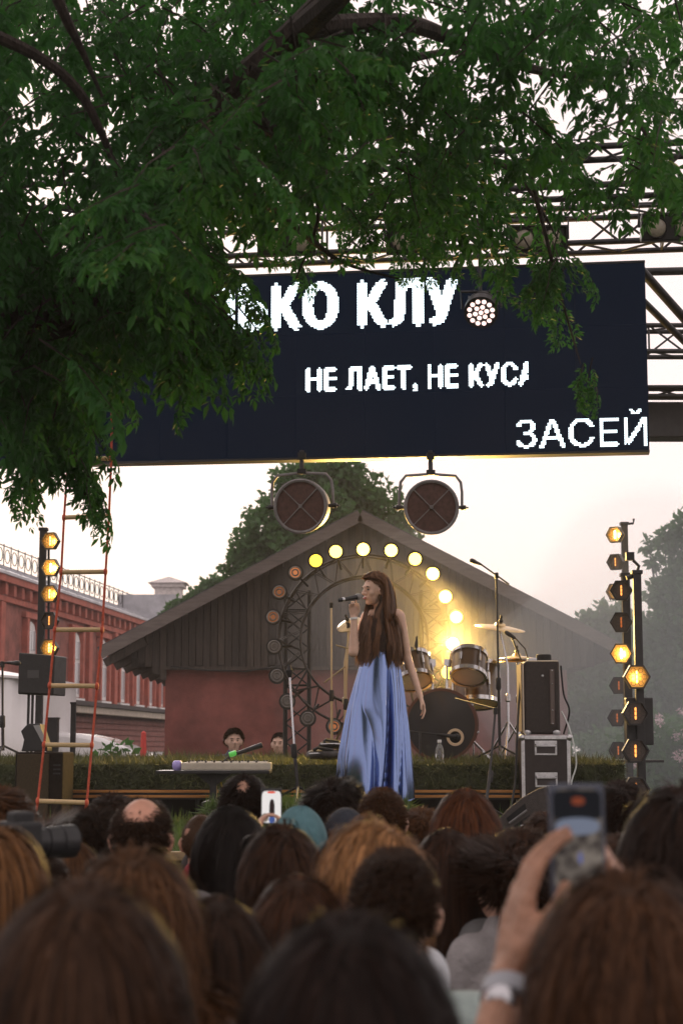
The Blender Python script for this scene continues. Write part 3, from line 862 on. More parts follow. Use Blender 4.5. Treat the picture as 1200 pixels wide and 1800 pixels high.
# ---------------------------------------------------------------- two big retro round lamps
GREYP = mat('old_grey_lamp_paint', (0.2, 0.19, 0.19), 0.5, 0.3, var=0.3, vscale=12)
FACE = mat('brown_lamp_mesh', (0.085, 0.042, 0.034), 0.7, var=0.3, vscale=30)
def retro(px, py, d, fwd, label):
    c = P(px, py, d); M = frame(c, fwd); r = 0.212
    t = thing('drum_floodlight', c, label, 'floodlight', 'big round floodlights under the screen')
    b = MB(); b.lathe((0, 0, 0), (0, 1, 0), [(-.03, r - .012), (-.03, r), (.04, r), (.045, r - .008), (.18, r - .02), (.24, r - .07), (.26, .06)], 36); xf(b, M); b.build('drum', GREYP, t, True)
    b = MB(); b.lathe((0, 0, 0), (0, 1, 0), [(-.045, r - .02), (-.05, r - .005), (-.045, r + .006), (-.028, r + .006), (-.028, r - .02)], 36, caps=False); xf(b, M); b.build('rim', GREYP, t, True)
    b = MB(); b.lathe((0, 0, 0), (0, 1, 0), [(-.036, .001), (-.034, r - .014)], 36); xf(b, M); b.build('face', FACE, t)
    for a in (45, 135):
        b = MB(); b.box((0, -.041, 0), (2 * r - .03, .006, .008), Euler((0, R(a), 0)).to_matrix()); xf(b, M); b.build('cross_bar', GREYP, t)
    b = MB(); b.lathe((0, -.045, 0), (0, 1, 0), [(-.008, .014), (.004, .016)], 12); xf(b, M); b.build('hub', GREYP, t, True)
    w = r + .035
    pts = [M @ Vector((-w, .03, -.02)), M @ Vector((-w, .03, .12)), M @ Vector((-w + .01, .03, .2)), M @ Vector((-w + .05, .03, .25)), M @ Vector((0, .03, .265)), M @ Vector((w - .05, .03, .25)), M @ Vector((w - .01, .03, .2)), M @ Vector((w, .03, .12)), M @ Vector((w, .03, -.02))]
    b = MB(); b.tube(pts, .012, 8); b.build('yoke', GREYP, t, True)
    for s in (-1, 1):
        b = MB(); b.lathe(M @ Vector((s * w, .03, 0)), M.to_3x3() @ Vector((s, 0, 0)), [(-.04, .012), (.01, .02), (.03, .02), (.031, .008), (.05, .008)], 10); b.build('knob', DARKM, t, True)
    top = M @ Vector((0, .03, .265))
    b = MB(); b.tube([top, (top.x, top.y + .02, BR.z + .03)], .018, 8); b.box((top.x, top.y, top.z + .01), (.07, .05, .04)); b.box((top.x, top.y + .02, BR.z - .02), (.06, .08, .06)); b.build('hanger', DARKM, t)
retro(530, 890, 13.3, (-.22, -1, -.12), 'round grey floodlight with crossed bars hanging left under the screen')
retro(757, 892, 13.3, (.02, -1, -.1), 'round floodlight with crossed bars hanging right under the screen, hazier')

# ---------------------------------------------------------------- lamp ring
RC = P(640, 1126, 15.6); RS = 15.6 / FPX
RINGM = mat('ring_truss_tube', (0.05, 0.046, 0.044), 0.45, 0.5, var=0.4, vscale=14)
def ring():
    t = thing('lamp_ring', (RC.x, RC.y, 0.93), 'round truss ring carrying small lamps behind the drums', 'ring truss')
    def circ(r, y, n=56): return [RC + Vector((r * math.cos(2 * math.pi * k / n), y, r * math.sin(2 * math.pi * k / n))) for k in range(n)]
    ro, ri = 150 * RS, 112 * RS
    for r in (ro, ri):
        for y in (-.1, .1):
            b = MB(); b.tube(circ(r, y), .0105, 8, closed=True); b.build('ring_tube', RINGM, t, True)
    n = 20
    for k in range(n):
        a0, a1 = 2 * math.pi * k / n, 2 * math.pi * (k + 1) / n
        f = lambda r, a, y: RC + Vector((r * math.cos(a), y, r * math.sin(a)))
        for y in (-.1, .1):
            rod('brace', f(ro, a0, y), f(ri, (a0 + a1) / 2, y), .005, RINGM, t, 6); rod('brace', f(ri, (a0 + a1) / 2, y), f(ro, a1, y), .005, RINGM, t, 6)
        rod('brace', f(ro, a0, -.1), f(ro, a1, .1), .004, RINGM, t, 6); rod('brace', f(ri, a0, .1), f(ri, a1, -.1), .004, RINGM, t, 6)
ring()
for px, lab in ((522, 'dark box truss leg at the left of the lamp ring'), (762, 'dark box truss leg at the right of the lamp ring, behind the drums')):
    a = P(px, 1340, 15.95); a.z = 0.93
    box_truss('truss_column', a, Vector((a.x, a.y, PZ(1040, 15.95))), 0.22, 9, lab, up=(1, 0, 0), r=.018)
LAMPS = [(638, 966, 26), (590, 970, 14), (555, 986, 3.2), (519, 1007, .5), (491, 1041, .22), (480, 1085, .22), (482, 1137, 0), (487, 1188, 0), (505, 1233, 0), (541, 1263, 0), (587, 1277, .35),
         (687, 968, 26), (729, 983, 20), (760, 1009, 45), (782, 1049, 45), (801, 1085, 30), (795, 1132, 150), (786, 1182, 8)]  # last entry puts a lit lamp in place of a glare reflection
NAMES = ['lit ring lamp at the very top of the lamp ring', 'lit ring lamp just left of the top of the ring', 'dim yellow ring lamp, fifth lit one left of the singer', 'glowing orange ring lamp at upper left of the ring',
         'dull reddish ring lamp, upper of two at the left of the ring', 'dull reddish ring lamp, lower of two at the left of the ring', 'unlit grey ring lamp at left, highest of the four unlit', 'unlit grey ring lamp at left, second of the four unlit',
         'unlit grey ring lamp behind the microphone stand', 'unlit grey ring lamp at lower left, lowest of the four unlit', 'orange ring lamp low beside the skirt of the singer',
         'lit ring lamp just above the head of the singer', 'lit ring lamp at upper right of the ring, left of the brightest pair', 'very bright ring lamp at upper right of the ring', 'very bright ring lamp at right, under the upper right one', 'bright ring lamp at right above the dazzling one', 'dazzling ring lamp just above the tom drums', 'small glare between the two tom drums, built as a ring lamp']
def ring_lamp(px, py, s, label, i):
    c = P(px, py, 15.42); r = 13.5 * RS
    t = thing('ring_lamp', c, label, 'lamp', 'lamps of the ring')
    b = MB(); b.lathe(c, (0, 1, 0), [(-.02, r), (-.02, r + .006), (.02, r + .004), (.08, r * .8), (.11, r * .4)], 22); b.build('can', BLACKM, t, True)
    if s > 0:
        col = (1.0, 0.7, 0.1) if s > 10 else ((1.0, 0.66, 0.05) if s > 1 else (1.0, 0.34, 0.13))
        m = emis('ring_lens_%g' % s, col, s if s < 10 else 4 + s * .16)
    else: m = mat('ring_lens_off', (0.16, 0.15, 0.145), 0.4, var=.3, vscale=30)
    b = MB(); b.lathe(c, (0, 1, 0), [(-.026, .001), (-.024, r * .5), (-.018, r - .002)], 22); b.build('lens', m, t, True)
    if s == 0 or s < 1:
        for q in (.3, .65):
            b = MB(); b.lathe(c, (0, 1, 0), [(-.03, r * q), (-.034, r * q + .006), (-.026, r * q + .014)], 22, caps=False); b.build('lens_ring', GREYP, t, True)
    # bracket to the ring truss
    d = (RC - c); d.y = 0; d.normalize()
    rod('bracket', c + Vector((0, .06, 0)) + d * r * .5, c + d * (r + .09) + Vector((0, .1, 0)), .012, DARKM, t, 6)
    if s > 2:
        li = bpy.data.lights.new('ring_light', 'SPOT'); li.energy = min(s, 150) * 3.2; li.spot_size = R(150); li.spot_blend = .5; li.color = (1, .62, .16); li.shadow_soft_size = .04
        lo = bpy.data.objects.new('bulb_light', li); COL.objects.link(lo); lo.location = c + Vector((0, -.05, 0)); lo.rotation_euler = (R(-90), 0, 0); attach(lo, t)
for i, (q, nm) in enumerate(zip(LAMPS, NAMES)): ring_lamp(*q, nm, i)

# ---------------------------------------------------------------- hexagonal lamps on poles
HEXM = {}
def hexring(r0, r1, y0, y1):
    b = MB(); v = []
    for r, y in ((r0, y0), (r1, y0), (r1, y1), (r0, y1)):
        v += [(r * math.cos(k * math.pi / 3), y, r * math.sin(k * math.pi / 3)) for k in range(6)]
    f = []
    for j in range(4):
        for k in range(6):
            k2 = (k + 1) % 6; j2 = (j + 1) % 4
            f.append((j * 6 + k, j * 6 + k2, j2 * 6 + k2, j2 * 6 + k))
    b.add(v, f); return b
def hex_parts():
    HEXM['frame'] = hexring(.086, .1, -.03, .03).mesh('frame', BLACKM)
    b = MB(); b.prism([(.09 * math.cos(k * math.pi / 3), .01, .09 * math.sin(k * math.pi / 3)) for k in range(6)], (0, .05, 0))
    for nm, m in (('off', mat('hex_dish_dark', (.1, .085, .075), .35, .6)), ('lit', mat('hex_dish_lit', (.7, .42, .12), .3, .8))): HEXM['dish_' + nm] = b.mesh('reflector', m)  # glow of the filament put into the lit reflectors as a gold colour
    # honeycomb grille
    b = MB(); s = .0185; seen = set()
    for i in range(-6, 7):
        for j in range(-6, 7):
            cx, cz = s * 1.5 * i, s * math.sqrt(3) * (j + i / 2)
            pts = [(cx + s * math.cos(k * math.pi / 3), cz + s * math.sin(k * math.pi / 3)) for k in range(6)]
            for k in range(6):
                p, q = pts[k], pts[(k + 1) % 6]
                key = tuple(sorted(((round(p[0], 4), round(p[1], 4)), (round(q[0], 4), round(q[1], 4)))))
                if key in seen: continue
                ok = all(abs(z) < .0745 and abs(x) * .866 + abs(z) * .5 < .0745 for x, z in (p, q))
                if not ok: continue
                seen.add(key); b.tube([(p[0], -.02, p[1]), (q[0], -.02, q[1])], .0021, 3, caps=False)
    HEXM['grille'] = b.mesh('grille', mat('hex_grille', (.05, .045, .04), .4, .7))
    b = MB(); b.lathe((0, -.006, -.045), (0, 0, 1), [(0, .004), (.008, .007), (.082, .007), (.09, .004)], 8)
    for nm, col, e in (('dim', (1, .35, .08), 2.2), ('mid', (1, .55, .1), 9.0), ('hot', (1, .68, .25), 30.0), ('off', (1, .25, .06), 0.5)): HEXM['fil_' + nm] = b.mesh('filament', emis('filament_' + nm, col, e))
hex_parts()
def hexlamp(px, py, d, w, state, label, yaw=0.0):
    c = P(px, py, d)
    t = thing('hexagon_lamp', c, label, 'lamp', 'hexagonal lamps on poles')
    s = w / .2; M = Matrix.Translation(c) @ Matrix.Rotation(yaw, 4, 'Z') @ Matrix.Scale(s, 4)
    for nm, me in (('frame', HEXM['frame']), ('reflector', HEXM['dish_lit' if state in ('hot', 'mid') else 'dish_off']), ('grille', HEXM['grille']), ('filament', HEXM['fil_' + state])):
        o = bpy.data.objects.new(nm, me); COL.objects.link(o)
        o.location, q, o.scale = M.decompose(); o.rotation_euler = q.to_euler(); attach(o, t)
    if state in ('hot', 'mid'):
        li = bpy.data.lights.new('hex_light', 'POINT'); li.energy = 5 if state == 'hot' else 1.6; li.color = (1, .6, .2); li.shadow_soft_size = .03
        lo = bpy.data.objects.new('bulb_light', li); COL.objects.link(lo); lo.location = c + Vector((0, -.05, 0)); attach(lo, t)
def pole(name, px, d, ytop, w, label, zb, arms=()):
    a = P(px, ytop, d)
    t = thing(name, (a.x, d, zb), label, 'pole')
    b = MB(); b.box((a.x, d, (a.z + zb) / 2), (w, w, a.z - zb)); b.build('post', BLACKM, t, bevel=.005)
    b = MB(); b.box((a.x, d, zb + .01), (.5, .5, .02)); b.build('base_plate', BLACKM, t, bevel=.003)
    b = MB(); b.box((a.x, d, a.z + .008), (w + .02, w + .02, .03)); b.build('end_cap', BLACKM, t, bevel=.004)
    return t
pole('lamp_pole', 77, 16.2, 932, .065, 'tall dark pole with a column of five hexagonal lamps at left', .93)
wl5 = ['top', 'second', 'middle', 'fourth', 'lowest']
for k, (px, py, st) in enumerate(((89, 951, 'mid'), (90, 998, 'hot'), (88, 1044, 'mid'), (87, 1091, 'dim'), (87, 1139, 'mid'))):
    hexlamp(px, py, 16.05, .185, st, 'hexagonal lamp, %s of the five on the left pole' % wl5[k], R(-12))
rod('lamp_rail', P(86, 940, 16.12), P(86, 1160, 16.12), .012, DARKM, None); tag(bpy.data.objects['lamp_rail'], 'thin dark rail joining the lamps of the left pole', 'rail')
pr = pole('lamp_pole', 1096, 17.0, 922, .065, 'rear lamp pole at right, fading into the smoke', 0.0)
b = MB(); b.tube([P(1090, 922, 17), P(1112, 920, 17), P(1113, 912, 17)], .012, 6); b.build('hook', BLACKM, pr)
pm = pole('lamp_pole', 1098, 14.8, 1012, .07, 'middle lamp pole at right with a clamp arm on top', .93)
pf = pole('lamp_pole', 1118, 12.75, 1008, .06, 'front lamp pole at right carrying the largest hexagonal lamps', .5)
b = MB(); b.tube([P(1100, 1016, 12.75), P(1118, 1011, 12.75)], .018, 8); b.tube([P(1118, 1008, 12.75), P(1122, 995, 12.75), P(1112, 985, 12.75)], .012, 6); b.box(P(1106, 978, 12.75), (.06, .06, .06)); b.build('clamp', BLACKM, pf)
for px, py, d, w, st, lab, yw in ((1080, 940, 16.85, .18, 'hot', 'brightly lit hexagonal lamp on top of the rear right pole', -35), (1081, 988, 16.85, .18, 'dim', 'hexagonal lamp second from top on the rear right pole', -35), (1080, 1040, 16.85, .18, 'mid', 'lit hexagonal lamp peeping out behind a dark one at right', -35),
        (1087, 1205, 16.85, .19, 'off', 'hazy hexagonal lamp left of the lit orange one', -20), (1084, 1262, 16.85, .19, 'off', 'unlit hexagonal lamp low on the rear right pole, half hidden', -20), (1086, 1319, 16.85, .19, 'off', 'lowest hexagonal lamp of the rear right pole', -20),
        (1091, 1038, 14.65, .195, 'dim', 'dark hexagonal lamp on top of the middle right pole', -10), (1091, 1094, 14.65, .195, 'off', 'dark hexagonal lamp, second on the middle right pole', -10), (1091, 1149, 14.65, .195, 'hot', 'lit yellow hexagonal lamp, third on the middle right pole', -10),
        (1118, 1190, 12.66, .2, 'mid', 'lit orange hexagonal lamp, topmost of the front right pole', 0), (1116, 1254, 12.66, .2, 'dim', 'dark hexagonal lamp with red filament, second on the front right pole', 0), (1116, 1320, 12.66, .2, 'dim', 'dark hexagonal lamp, third on the front right pole', 0), (1117, 1387, 12.66, .2, 'dim', 'dark hexagonal lamp with orange filament at the bottom of the front right pole', 0)):
    hexlamp(px, py, d, w, st, lab, R(yw))
b = MB(); b.box(P(1122, 1268, 12.82), (.2, .1, .35)); tag(b.build('control_box', BLACKM, bevel=.008), 'black control box fixed behind the lamps of the front right pole', 'box')

# ---------------------------------------------------------------- stands and microphones
def mic_body(b, p, q, r=.012, head=.024):
    p, q = Vector(p), Vector(q); L = (q - p).length
    b.lathe(p, q - p, [(0, r * .6), (.006, r * .8), (L - .05, r * 1.25), (L - .045, head), (L - .02, head * 1.03), (L - .006, head * .7), (L, head * .2)], 14)
def tripod(b, base, h, r=.32, n=3, a0=.4, tube=.01):
    base = Vector(base)
    for k in range(n):
        a = a0 + 2 * math.pi * k / n
        b.tube([base + Vector((0, 0, h)), base + Vector((r * math.cos(a), r * math.sin(a), .012))], tube, 6)
def stand(base, top, label, boom=None, mic=True, m=BLACKM, legs=.28, clutch=True):
    base, top = Vector(base), Vector(top)
    t = thing('microphone_stand', base, label, 'stand')
    mid = base.lerp(top, .42)
    b = MB(); b.tube([base + Vector((0, 0, .1)), mid], .0125, 10); b.build('lower_tube', m, t, True)
    b = MB(); b.tube([mid, top], .009, 10); b.build('upper_tube', CHROME if not boom else m, t, True)
    for k in range(3):
        a = .5 + 2 * math.pi * k / 3; b = MB(); b.tube([base + Vector((0, 0, .14)), base + Vector((legs * math.cos(a), legs * math.sin(a), .012))], .009, 6); b.build('leg', m, t)
    if clutch:
        b = MB(); b.lathe(mid - Vector((0, 0, .05)), (top - base), [(0, .016), (.01, .022), (.09, .022), (.1, .015)], 12); b.build('clutch', RUBBER, t, True)
    if boom:
        p, q = Vector(boom[0]), Vector(boom[1]); b = MB(); b.tube([p, q], .007, 8); b.build('boom', RUBBER if m is BLACKM else m, t, True)
        b = MB(); b.box(top, (.03, .05, .05)); b.build('swivel', RUBBER, t, bevel=.006)
        if mic: b = MB(); d = (p - q).normalized(); mic_body(b, p + d * -.02, p + d * .1 + Vector((0, 0, -.03)), .013, .02); b.build('microphone', BLACKM, t, True)
    elif mic:
        b = MB(); d = (top - base).normalized(); b.lathe(top, d, [(-.02, .012), (0, .02), (.03, .026), (.045, .016), (.07, .012)], 12); b.build('clip', RUBBER, t, True)
    return t
stand((PX(524, 12.2), 12.2, .64), P(509, 1186, 12.25), 'empty straight microphone stand left of the singer', m=BLACKM)
stand((PX(851, 12.5), 12.5, .5), P(870, 1250, 12.9), 'low boom stand reaching towards the bass drum', boom=(P(800, 1228, 13.6), P(874, 1247, 12.9)), mic=False)
stand((PX(878, 14.0), 14.0, .93), P(872, 1012, 14.0), 'tall overhead microphone stand beside the drum kit', boom=(P(842, 990, 14.0), P(894, 1027, 14.0)))
stand((PX(6, 13.8), 13.8, .93), P(5, 1168, 13.8), 'black microphone stand cut by the left picture edge', boom=(P(16, 1164, 13.8), P(-40, 1176, 13.8)), clutch=True)
GOLD_LIT = mat('chrome_lit_gold', (.42, .33, .2), .3, .9)  # golden lamp light put into the colour of these chrome stands
stand((PX(583, 15.2), 15.2, .93), P(582, 1064, 15.2), 'thin cymbal stand left of the singer, lit gold', m=GOLD_LIT, mic=False, boom=(P(618, 1142, 15.2), P(590, 1134, 15.2)))
stand((PX(604, 15.3), 15.3, .93), P(612, 1100, 15.3), 'second thin stand left of the singer, holding a cymbal', m=GOLD_LIT, mic=False, boom=(P(570, 1200, 15.2), P(606, 1172, 15.3)))

# ---------------------------------------------------------------- drums
SHELL = mat('amber_drum_shell', (0.07, 0.035, 0.012), 0.3, coat=.4, var=.3, vscale=5)
HEADW = mat('white_drum_head', (.72, .66, .62), .45)
HEADB = mat('black_drum_head', (.012, .01, .009), .28, coat=.2)
HOOP = mat('brown_hoop', (.1, .035, .018), .35)
CYM = mat('bronze_cymbal', (.62, .47, .26), .3, 1.0, var=.15, vscale=40)
def drum(name, c, axis, r, L, head, hoopm, label, cat='drum', lugs=8):
    """axis points from the visible head into the drum"""
    c, axis = Vector(c), Vector(axis).normalized()
    t = thing(name, c, label, cat)
    b = MB(); b.lathe(c, axis, [(.012, r - .012), (.012, r), (L - .012, r), (L - .012, r - .012)], 40); b.build('shell', SHELL, t, True)
    b = MB(); b.lathe(c, axis, [(.004, .001), (.006, r - .006)], 40); b.build('head', head, t)
    for h in (0, L - .03):
        b = MB(); b.lathe(c, axis, [(h - .006, r - .012), (h - .006, r + .012), (h + .03, r + .012), (h + .03, r + .001)], 40, caps=False); b.build('hoop', hoopm, t, True)
    u = axis.orthogonal().normalized(); w = axis.cross(u)
    for k in range(lugs):
        a = 2 * math.pi * k / lugs + .2; q = c + (u * math.cos(a) + w * math.sin(a)) * (r + .014)
        b = MB(); b.tube([q, q + axis * L], .004, 6); b.tube([q + axis * L * .35, q + axis * L * .65], .012, 8); b.build('lug', CHROME, t, True)
    return t
BD = P(775, 1276, 14.2); BD.z = .935 + .305
bd = drum('bass_drum', BD, (.1, 1, .02), .29, .42, HEADB, HOOP, 'large bass drum with black front head and offset port hole')
pc = P(800, 1296, 14.15)
b = MB(); b.lathe(pc + Vector((0, .03, 0)), (.1, 1, .02), [(-.002, .048), (-.006, .052), (-.006, .07), (.004, .072)], 24, caps=False); b.build('port_ring', mat('cream_ring', (.7, .52, .34), .5), bd, True)
b = MB(); b.lathe(pc + Vector((0, .03, 0)), (.1, 1, .02), [(.0, .001), (.001, .05)], 24); b.build('port_hole', mat('port_dark', (.003, .003, .003), .9), bd)
for s in (-1, 1):
    b = MB(); b.tube([BD + Vector((s * .26, .12, -.12)), BD + Vector((s * .42, .0, -.295))], .011, 8); b.build('spur', CHROME, bd, True)
tom_ax = Vector((.0, .5, .87))
t1 = drum('tom_drum', P(729, 1198, 14.35), tom_ax + Vector((-.12, 0, 0)), .15, .24, HEADW, CHROME, 'left tom drum showing its pale lower head beside the singer', lugs=6)
t2 = drum('tom_drum', P(822, 1190, 14.35), tom_ax + Vector((.1, 0, 0)), .145, .23, HEADW, CHROME, 'right tom drum showing its pale lower head over the bass drum', lugs=6)
for t_, px in ((t1, 760), (t2, 785)):
    b = MB(); q = P(px, 1222, 14.4); b.tube([q, P(px, 1165, 14.45), P(px + (18 if px > 770 else -16), 1160, 14.5)], .012, 8); b.box(P(px, 1165, 14.45), (.05, .05, .06)); b.build('holder', CHROME, t_, True)
ft = drum('floor_tom', P(838, 1238, 14.9), (0, .25, .96), .19, .36, HEADW, CHROME, 'floor tom standing behind the bass drum at right', lugs=6)
for a in (.3, 2.4, 4.5):
    q = Vector((PX(838, 14.9) + .21 * math.cos(a), 14.95 + .21 * math.sin(a), .935)); b = MB(); b.tube([q, q + Vector((0, 0, .5))], .008, 6); b.build('leg', CHROME, ft)
def cymbal(name, px, py, d, r, nrm, base, label, pair=False, m=CHROME):
    c = P(px, py, d)
    t = thing(name, (c.x, d, .935), label, 'cymbal')
    nrm = Vector(nrm).normalized()
    for off in ((0, -.03) if pair else (0,)):
        b = MB(); b.lathe(c + nrm * off, nrm, [(-.002, r), (.012, r * .6), (.022, r * .22), (.04, r * .18), (.048, r * .06), (.05, .004)], 40, caps=False); o = b.build('plate', CYM, t, True)
        o.modifiers.new('s', 'SOLIDIFY').thickness = .002
    if base:
        bp = Vector((PX(base, d), d, .935)); top = c - nrm * .02
        b = MB(); b.tube([bp + Vector((0, 0, .2)), bp + Vector((0, 0, (c.z - .935) * .72)), top, c + nrm * .09], [.013, .012, .009, .006], 8); b.build('stand_tube', m, t, True)
        for k in range(3):
            a = .3 + 2 * math.pi * k / 3; b = MB(); b.tube([bp + Vector((0, 0, .34)), bp + Vector((.22 * math.cos(a), .22 * math.sin(a), .03)), bp + Vector((.27 * math.cos(a), .27 * math.sin(a), .008))], .009, 6); b.build('leg', m, t, True)
        b = MB(); b.lathe(bp + Vector((0, 0, .5)), (0, 0, 1), [(0, .014), (.01, .024), (.06, .024), (.07, .014)], 10); b.build('collar', m, t, True)
        b = MB(); b.lathe(c + nrm * .05, nrm, [(0, .02), (.02, .02), (.025, .01), (.05, .012), (.06, .006)], 10); b.build('wing_nut', RUBBER, t, True)
    return t
cymbal('crash_cymbal', 878, 1104, 14.5, .215, (.12, -.18, .97), 893, 'big bronze crash cymbal right of the drums')
cymbal('hi_hat', 908, 1157, 14.9, .17, (0, -.05, 1), 912, 'pair of hi-hat cymbals behind the amplifier', pair=True)
cymbal('ride_cymbal', 614, 1098, 15.35, .12, (-.35, -.5, .8), 606, 'small cymbal catching light behind the raised hand of the singer', m=GOLD_LIT)
# microphones on the kit
t = thing('drum_microphone', (PX(905, 14.2), 14.2, .935), 'microphone on a boom below the crash cymbal', 'microphone')
b = MB(); mic_body(b, P(905, 1122, 14.2), P(886, 1110, 14.2), .014, .018); b.build('body', RUBBER, t, True)
b = MB(); b.tube([P(905, 1122, 14.2), P(922, 1140, 14.2), P(928, 1160, 14.2), P(920, 1300, 14.25), (PX(920, 14.25), 14.25, .94)], .006, 6); b.tube([P(898, 1118, 14.2), P(915, 1160, 14.2)], .007, 6); b.build('boom', BLACKM, t, True)
t = thing('kick_microphone', (PX(740, 13.7), 13.7, .93), 'long microphone pointing into the port of the bass drum', 'microphone')
b = MB(); mic_body(b, P(768, 1291, 13.9), P(808, 1296, 14.02), .014, .026); b.build('body', RUBBER, t, True)
b = MB(); b.tube([P(700, 1283, 13.7), P(768, 1291, 13.9)], .006, 8); b.tube([P(738, 1287, 13.75), P(738, 1325, 13.75)], .008, 8); b.lathe((PX(738, 13.75), 13.75, .93), (0, 0, 1), [(0, .07), (.015, .07), (.03, .02)], 16); b.build('short_stand', BLACKM, t, True)
t = thing('tom_microphone', (PX(735, 14.3), 14.3, .93), 'small clip microphone above the left tom drum', 'microphone')
b = MB(); mic_body(b, P(733, 1118, 14.3), P(731, 1140, 14.3), .012, .016); b.tube([P(731, 1140, 14.3), P(738, 1160, 14.35), P(752, 1168, 14.4)], .006, 6); b.build('body', RUBBER, t, True)
# water bottle
PLAST = mat('clear_plastic', (.8, .82, .84), .08, transmission=.85, spec=.6)
t = thing('water_bottle', (PX(772, 13.75), 13.75, .93), 'clear plastic water bottle in front of the bass drum', 'bottle')
b = MB(); b.lathe((PX(772, 13.75), 13.75, .93), (0, 0, 1), [(0, .03), (.005, .034), (.03, .034), (.034, .031), (.06, .034), (.1, .034), (.13, .026), (.15, .014), (.165, .013)], 20); b.build('body', PLAST, t, True)
b = MB(); b.lathe((PX(772, 13.75), 13.75, 1.094), (0, 0, 1), [(0, .016), (.02, .016), (.022, .012)], 14); b.build('screw_cap', mat('white_cap', (.7, .72, .75), .4), t, True)

# ---------------------------------------------------------------- gear bags behind the singer
BAG = mat('black_nylon', (.022, .02, .02), .6, var=.5, vscale=20, bump=.5, bscale=14)
def bag(c, s, rz, label, seed):
    rg = random.Random(seed); c = Vector(c)
    pr = [ell(c + Vector((rg.uniform(-.3, .3) * s[0], rg.uniform(-.2, .2) * s[1], rg.uniform(-.1, .15) * s[2])), (s[0] * rg.uniform(.6, .8), s[1] * .7, s[2] * rg.uniform(.6, .8)), Euler((0, rg.uniform(-.15, .15), rz)).to_matrix()) for _ in range(6)]
    t = thing('gear_bag', (c.x, c.y, c.z - s[2]), label, 'bag')
    link('sack', fuse('sack', pr, BAG, .014, 3), t)
    b = MB(); b.tube([c + Vector((-s[0] * .5, -s[1] * .5, s[2] * .6)), c + Vector((-.05, -s[1] * .75, s[2] * .95)), c + Vector((s[0] * .4, -s[1] * .5, s[2] * .6))], .014, 6); b.build('strap', RUBBER, t, True)
    b = MB(); b.tube([c + Vector((-s[0] * .7, -s[1] * .62, s[2] * .1)), c + Vector((0, -s[1] * .8, s[2] * .2)), c + Vector((s[0] * .6, -s[1] * .6, s[2] * .1))], .006, 5); b.build('zip', ALU, t, True)
bag(P(570, 1326, 13.75), (.17, .12, .055), .1, 'lower black bag of the pile behind the singer', 1)
bag(P(584, 1309, 13.8), (.13, .1, .04), -.1, 'greyish flat bag on top of the pile behind the singer', 2)

# ---------------------------------------------------------------- amplifier on flight case
def flight_case():
    d = 13.02; x0, x1 = PX(914, d), PX(1003, d); z0, z1 = .5, PZ(1293, d)
    PLY = mat('black_laminate', (.02, .012, .01), .4, var=.3, vscale=25, bump=.15, bscale=200)
    t = thing('flight_case', ((x0 + x1) / 2, d + .2, z0), 'black flight case with metal edges under the amplifier', 'case')
    b = MB(); b.span(x0 + .01, x1 - .01, d, d + .42, z0 + .06, z1 - .005); b.build('box', PLY, t)
    e = .022
    for x in (x0 + .01, x1 - .01):
        for y in (d, d + .42):
            b = MB(); b.span(x - e if x > (x0 + x1) / 2 - .0 else x - .004, x + .004 if x > (x0 + x1) / 2 else x + e, y - .004, y + .004, z0 + .06, z1 - .02); b.build('edge_profile', ALU, t)
    b = MB(); b.span(x0 + .005, x1 - .005, d - .006, d + .426, z1 - .03, z1); b.build('lid_profile', ALU, t, bevel=.004)
    for x in (x0 + .012, x1 - .012):
        for z in (z1 - .015, z0 + .08):
            b = MB(); b.ell((x, d + .004, z), (.026, .026, .026), 12, 8); b.build('corner', ALU, t, True)
    for zc in (PZ(1316, d), PZ(1372, d)):
        xc = (x0 + x1) / 2
        b = MB(); b.span(xc - .085, xc + .085, d - .008, d - .001, zc - .05, zc + .06); hn = b.build('handle_dish', ALU, t, bevel=.004)
        b = MB(); b.span(xc - .07, xc + .07, d - .012, d - .0085, zc - .035, zc + .02); b.build('dish_inset', mat('dish_dark', (.05, .04, .04), .5), hn)
        b = MB(); b.tube([(xc - .075, d - .012, zc + .03), (xc - .075, d - .03, zc + .02), (xc + .075, d - .03, zc + .02), (xc + .075, d - .012, zc + .03)], .008, 8); b.build('grip', ALU, hn, True)
    for x in (x0 + .07, x1 - .07):
        for y in (d + .07, d + .35):
            b = MB(); b.lathe((x - .015, y, z0 + .032), (1, 0, 0), [(0, .025), (.003, .03), (.027, .03), (.03, .025)], 14); b.box((x, y, z0 + .06), (.05, .05, .012)); b.build('castor', RUBBER, t, True)
    return z1, x0, x1, d
cz, cx0, cx1, cd = flight_case()
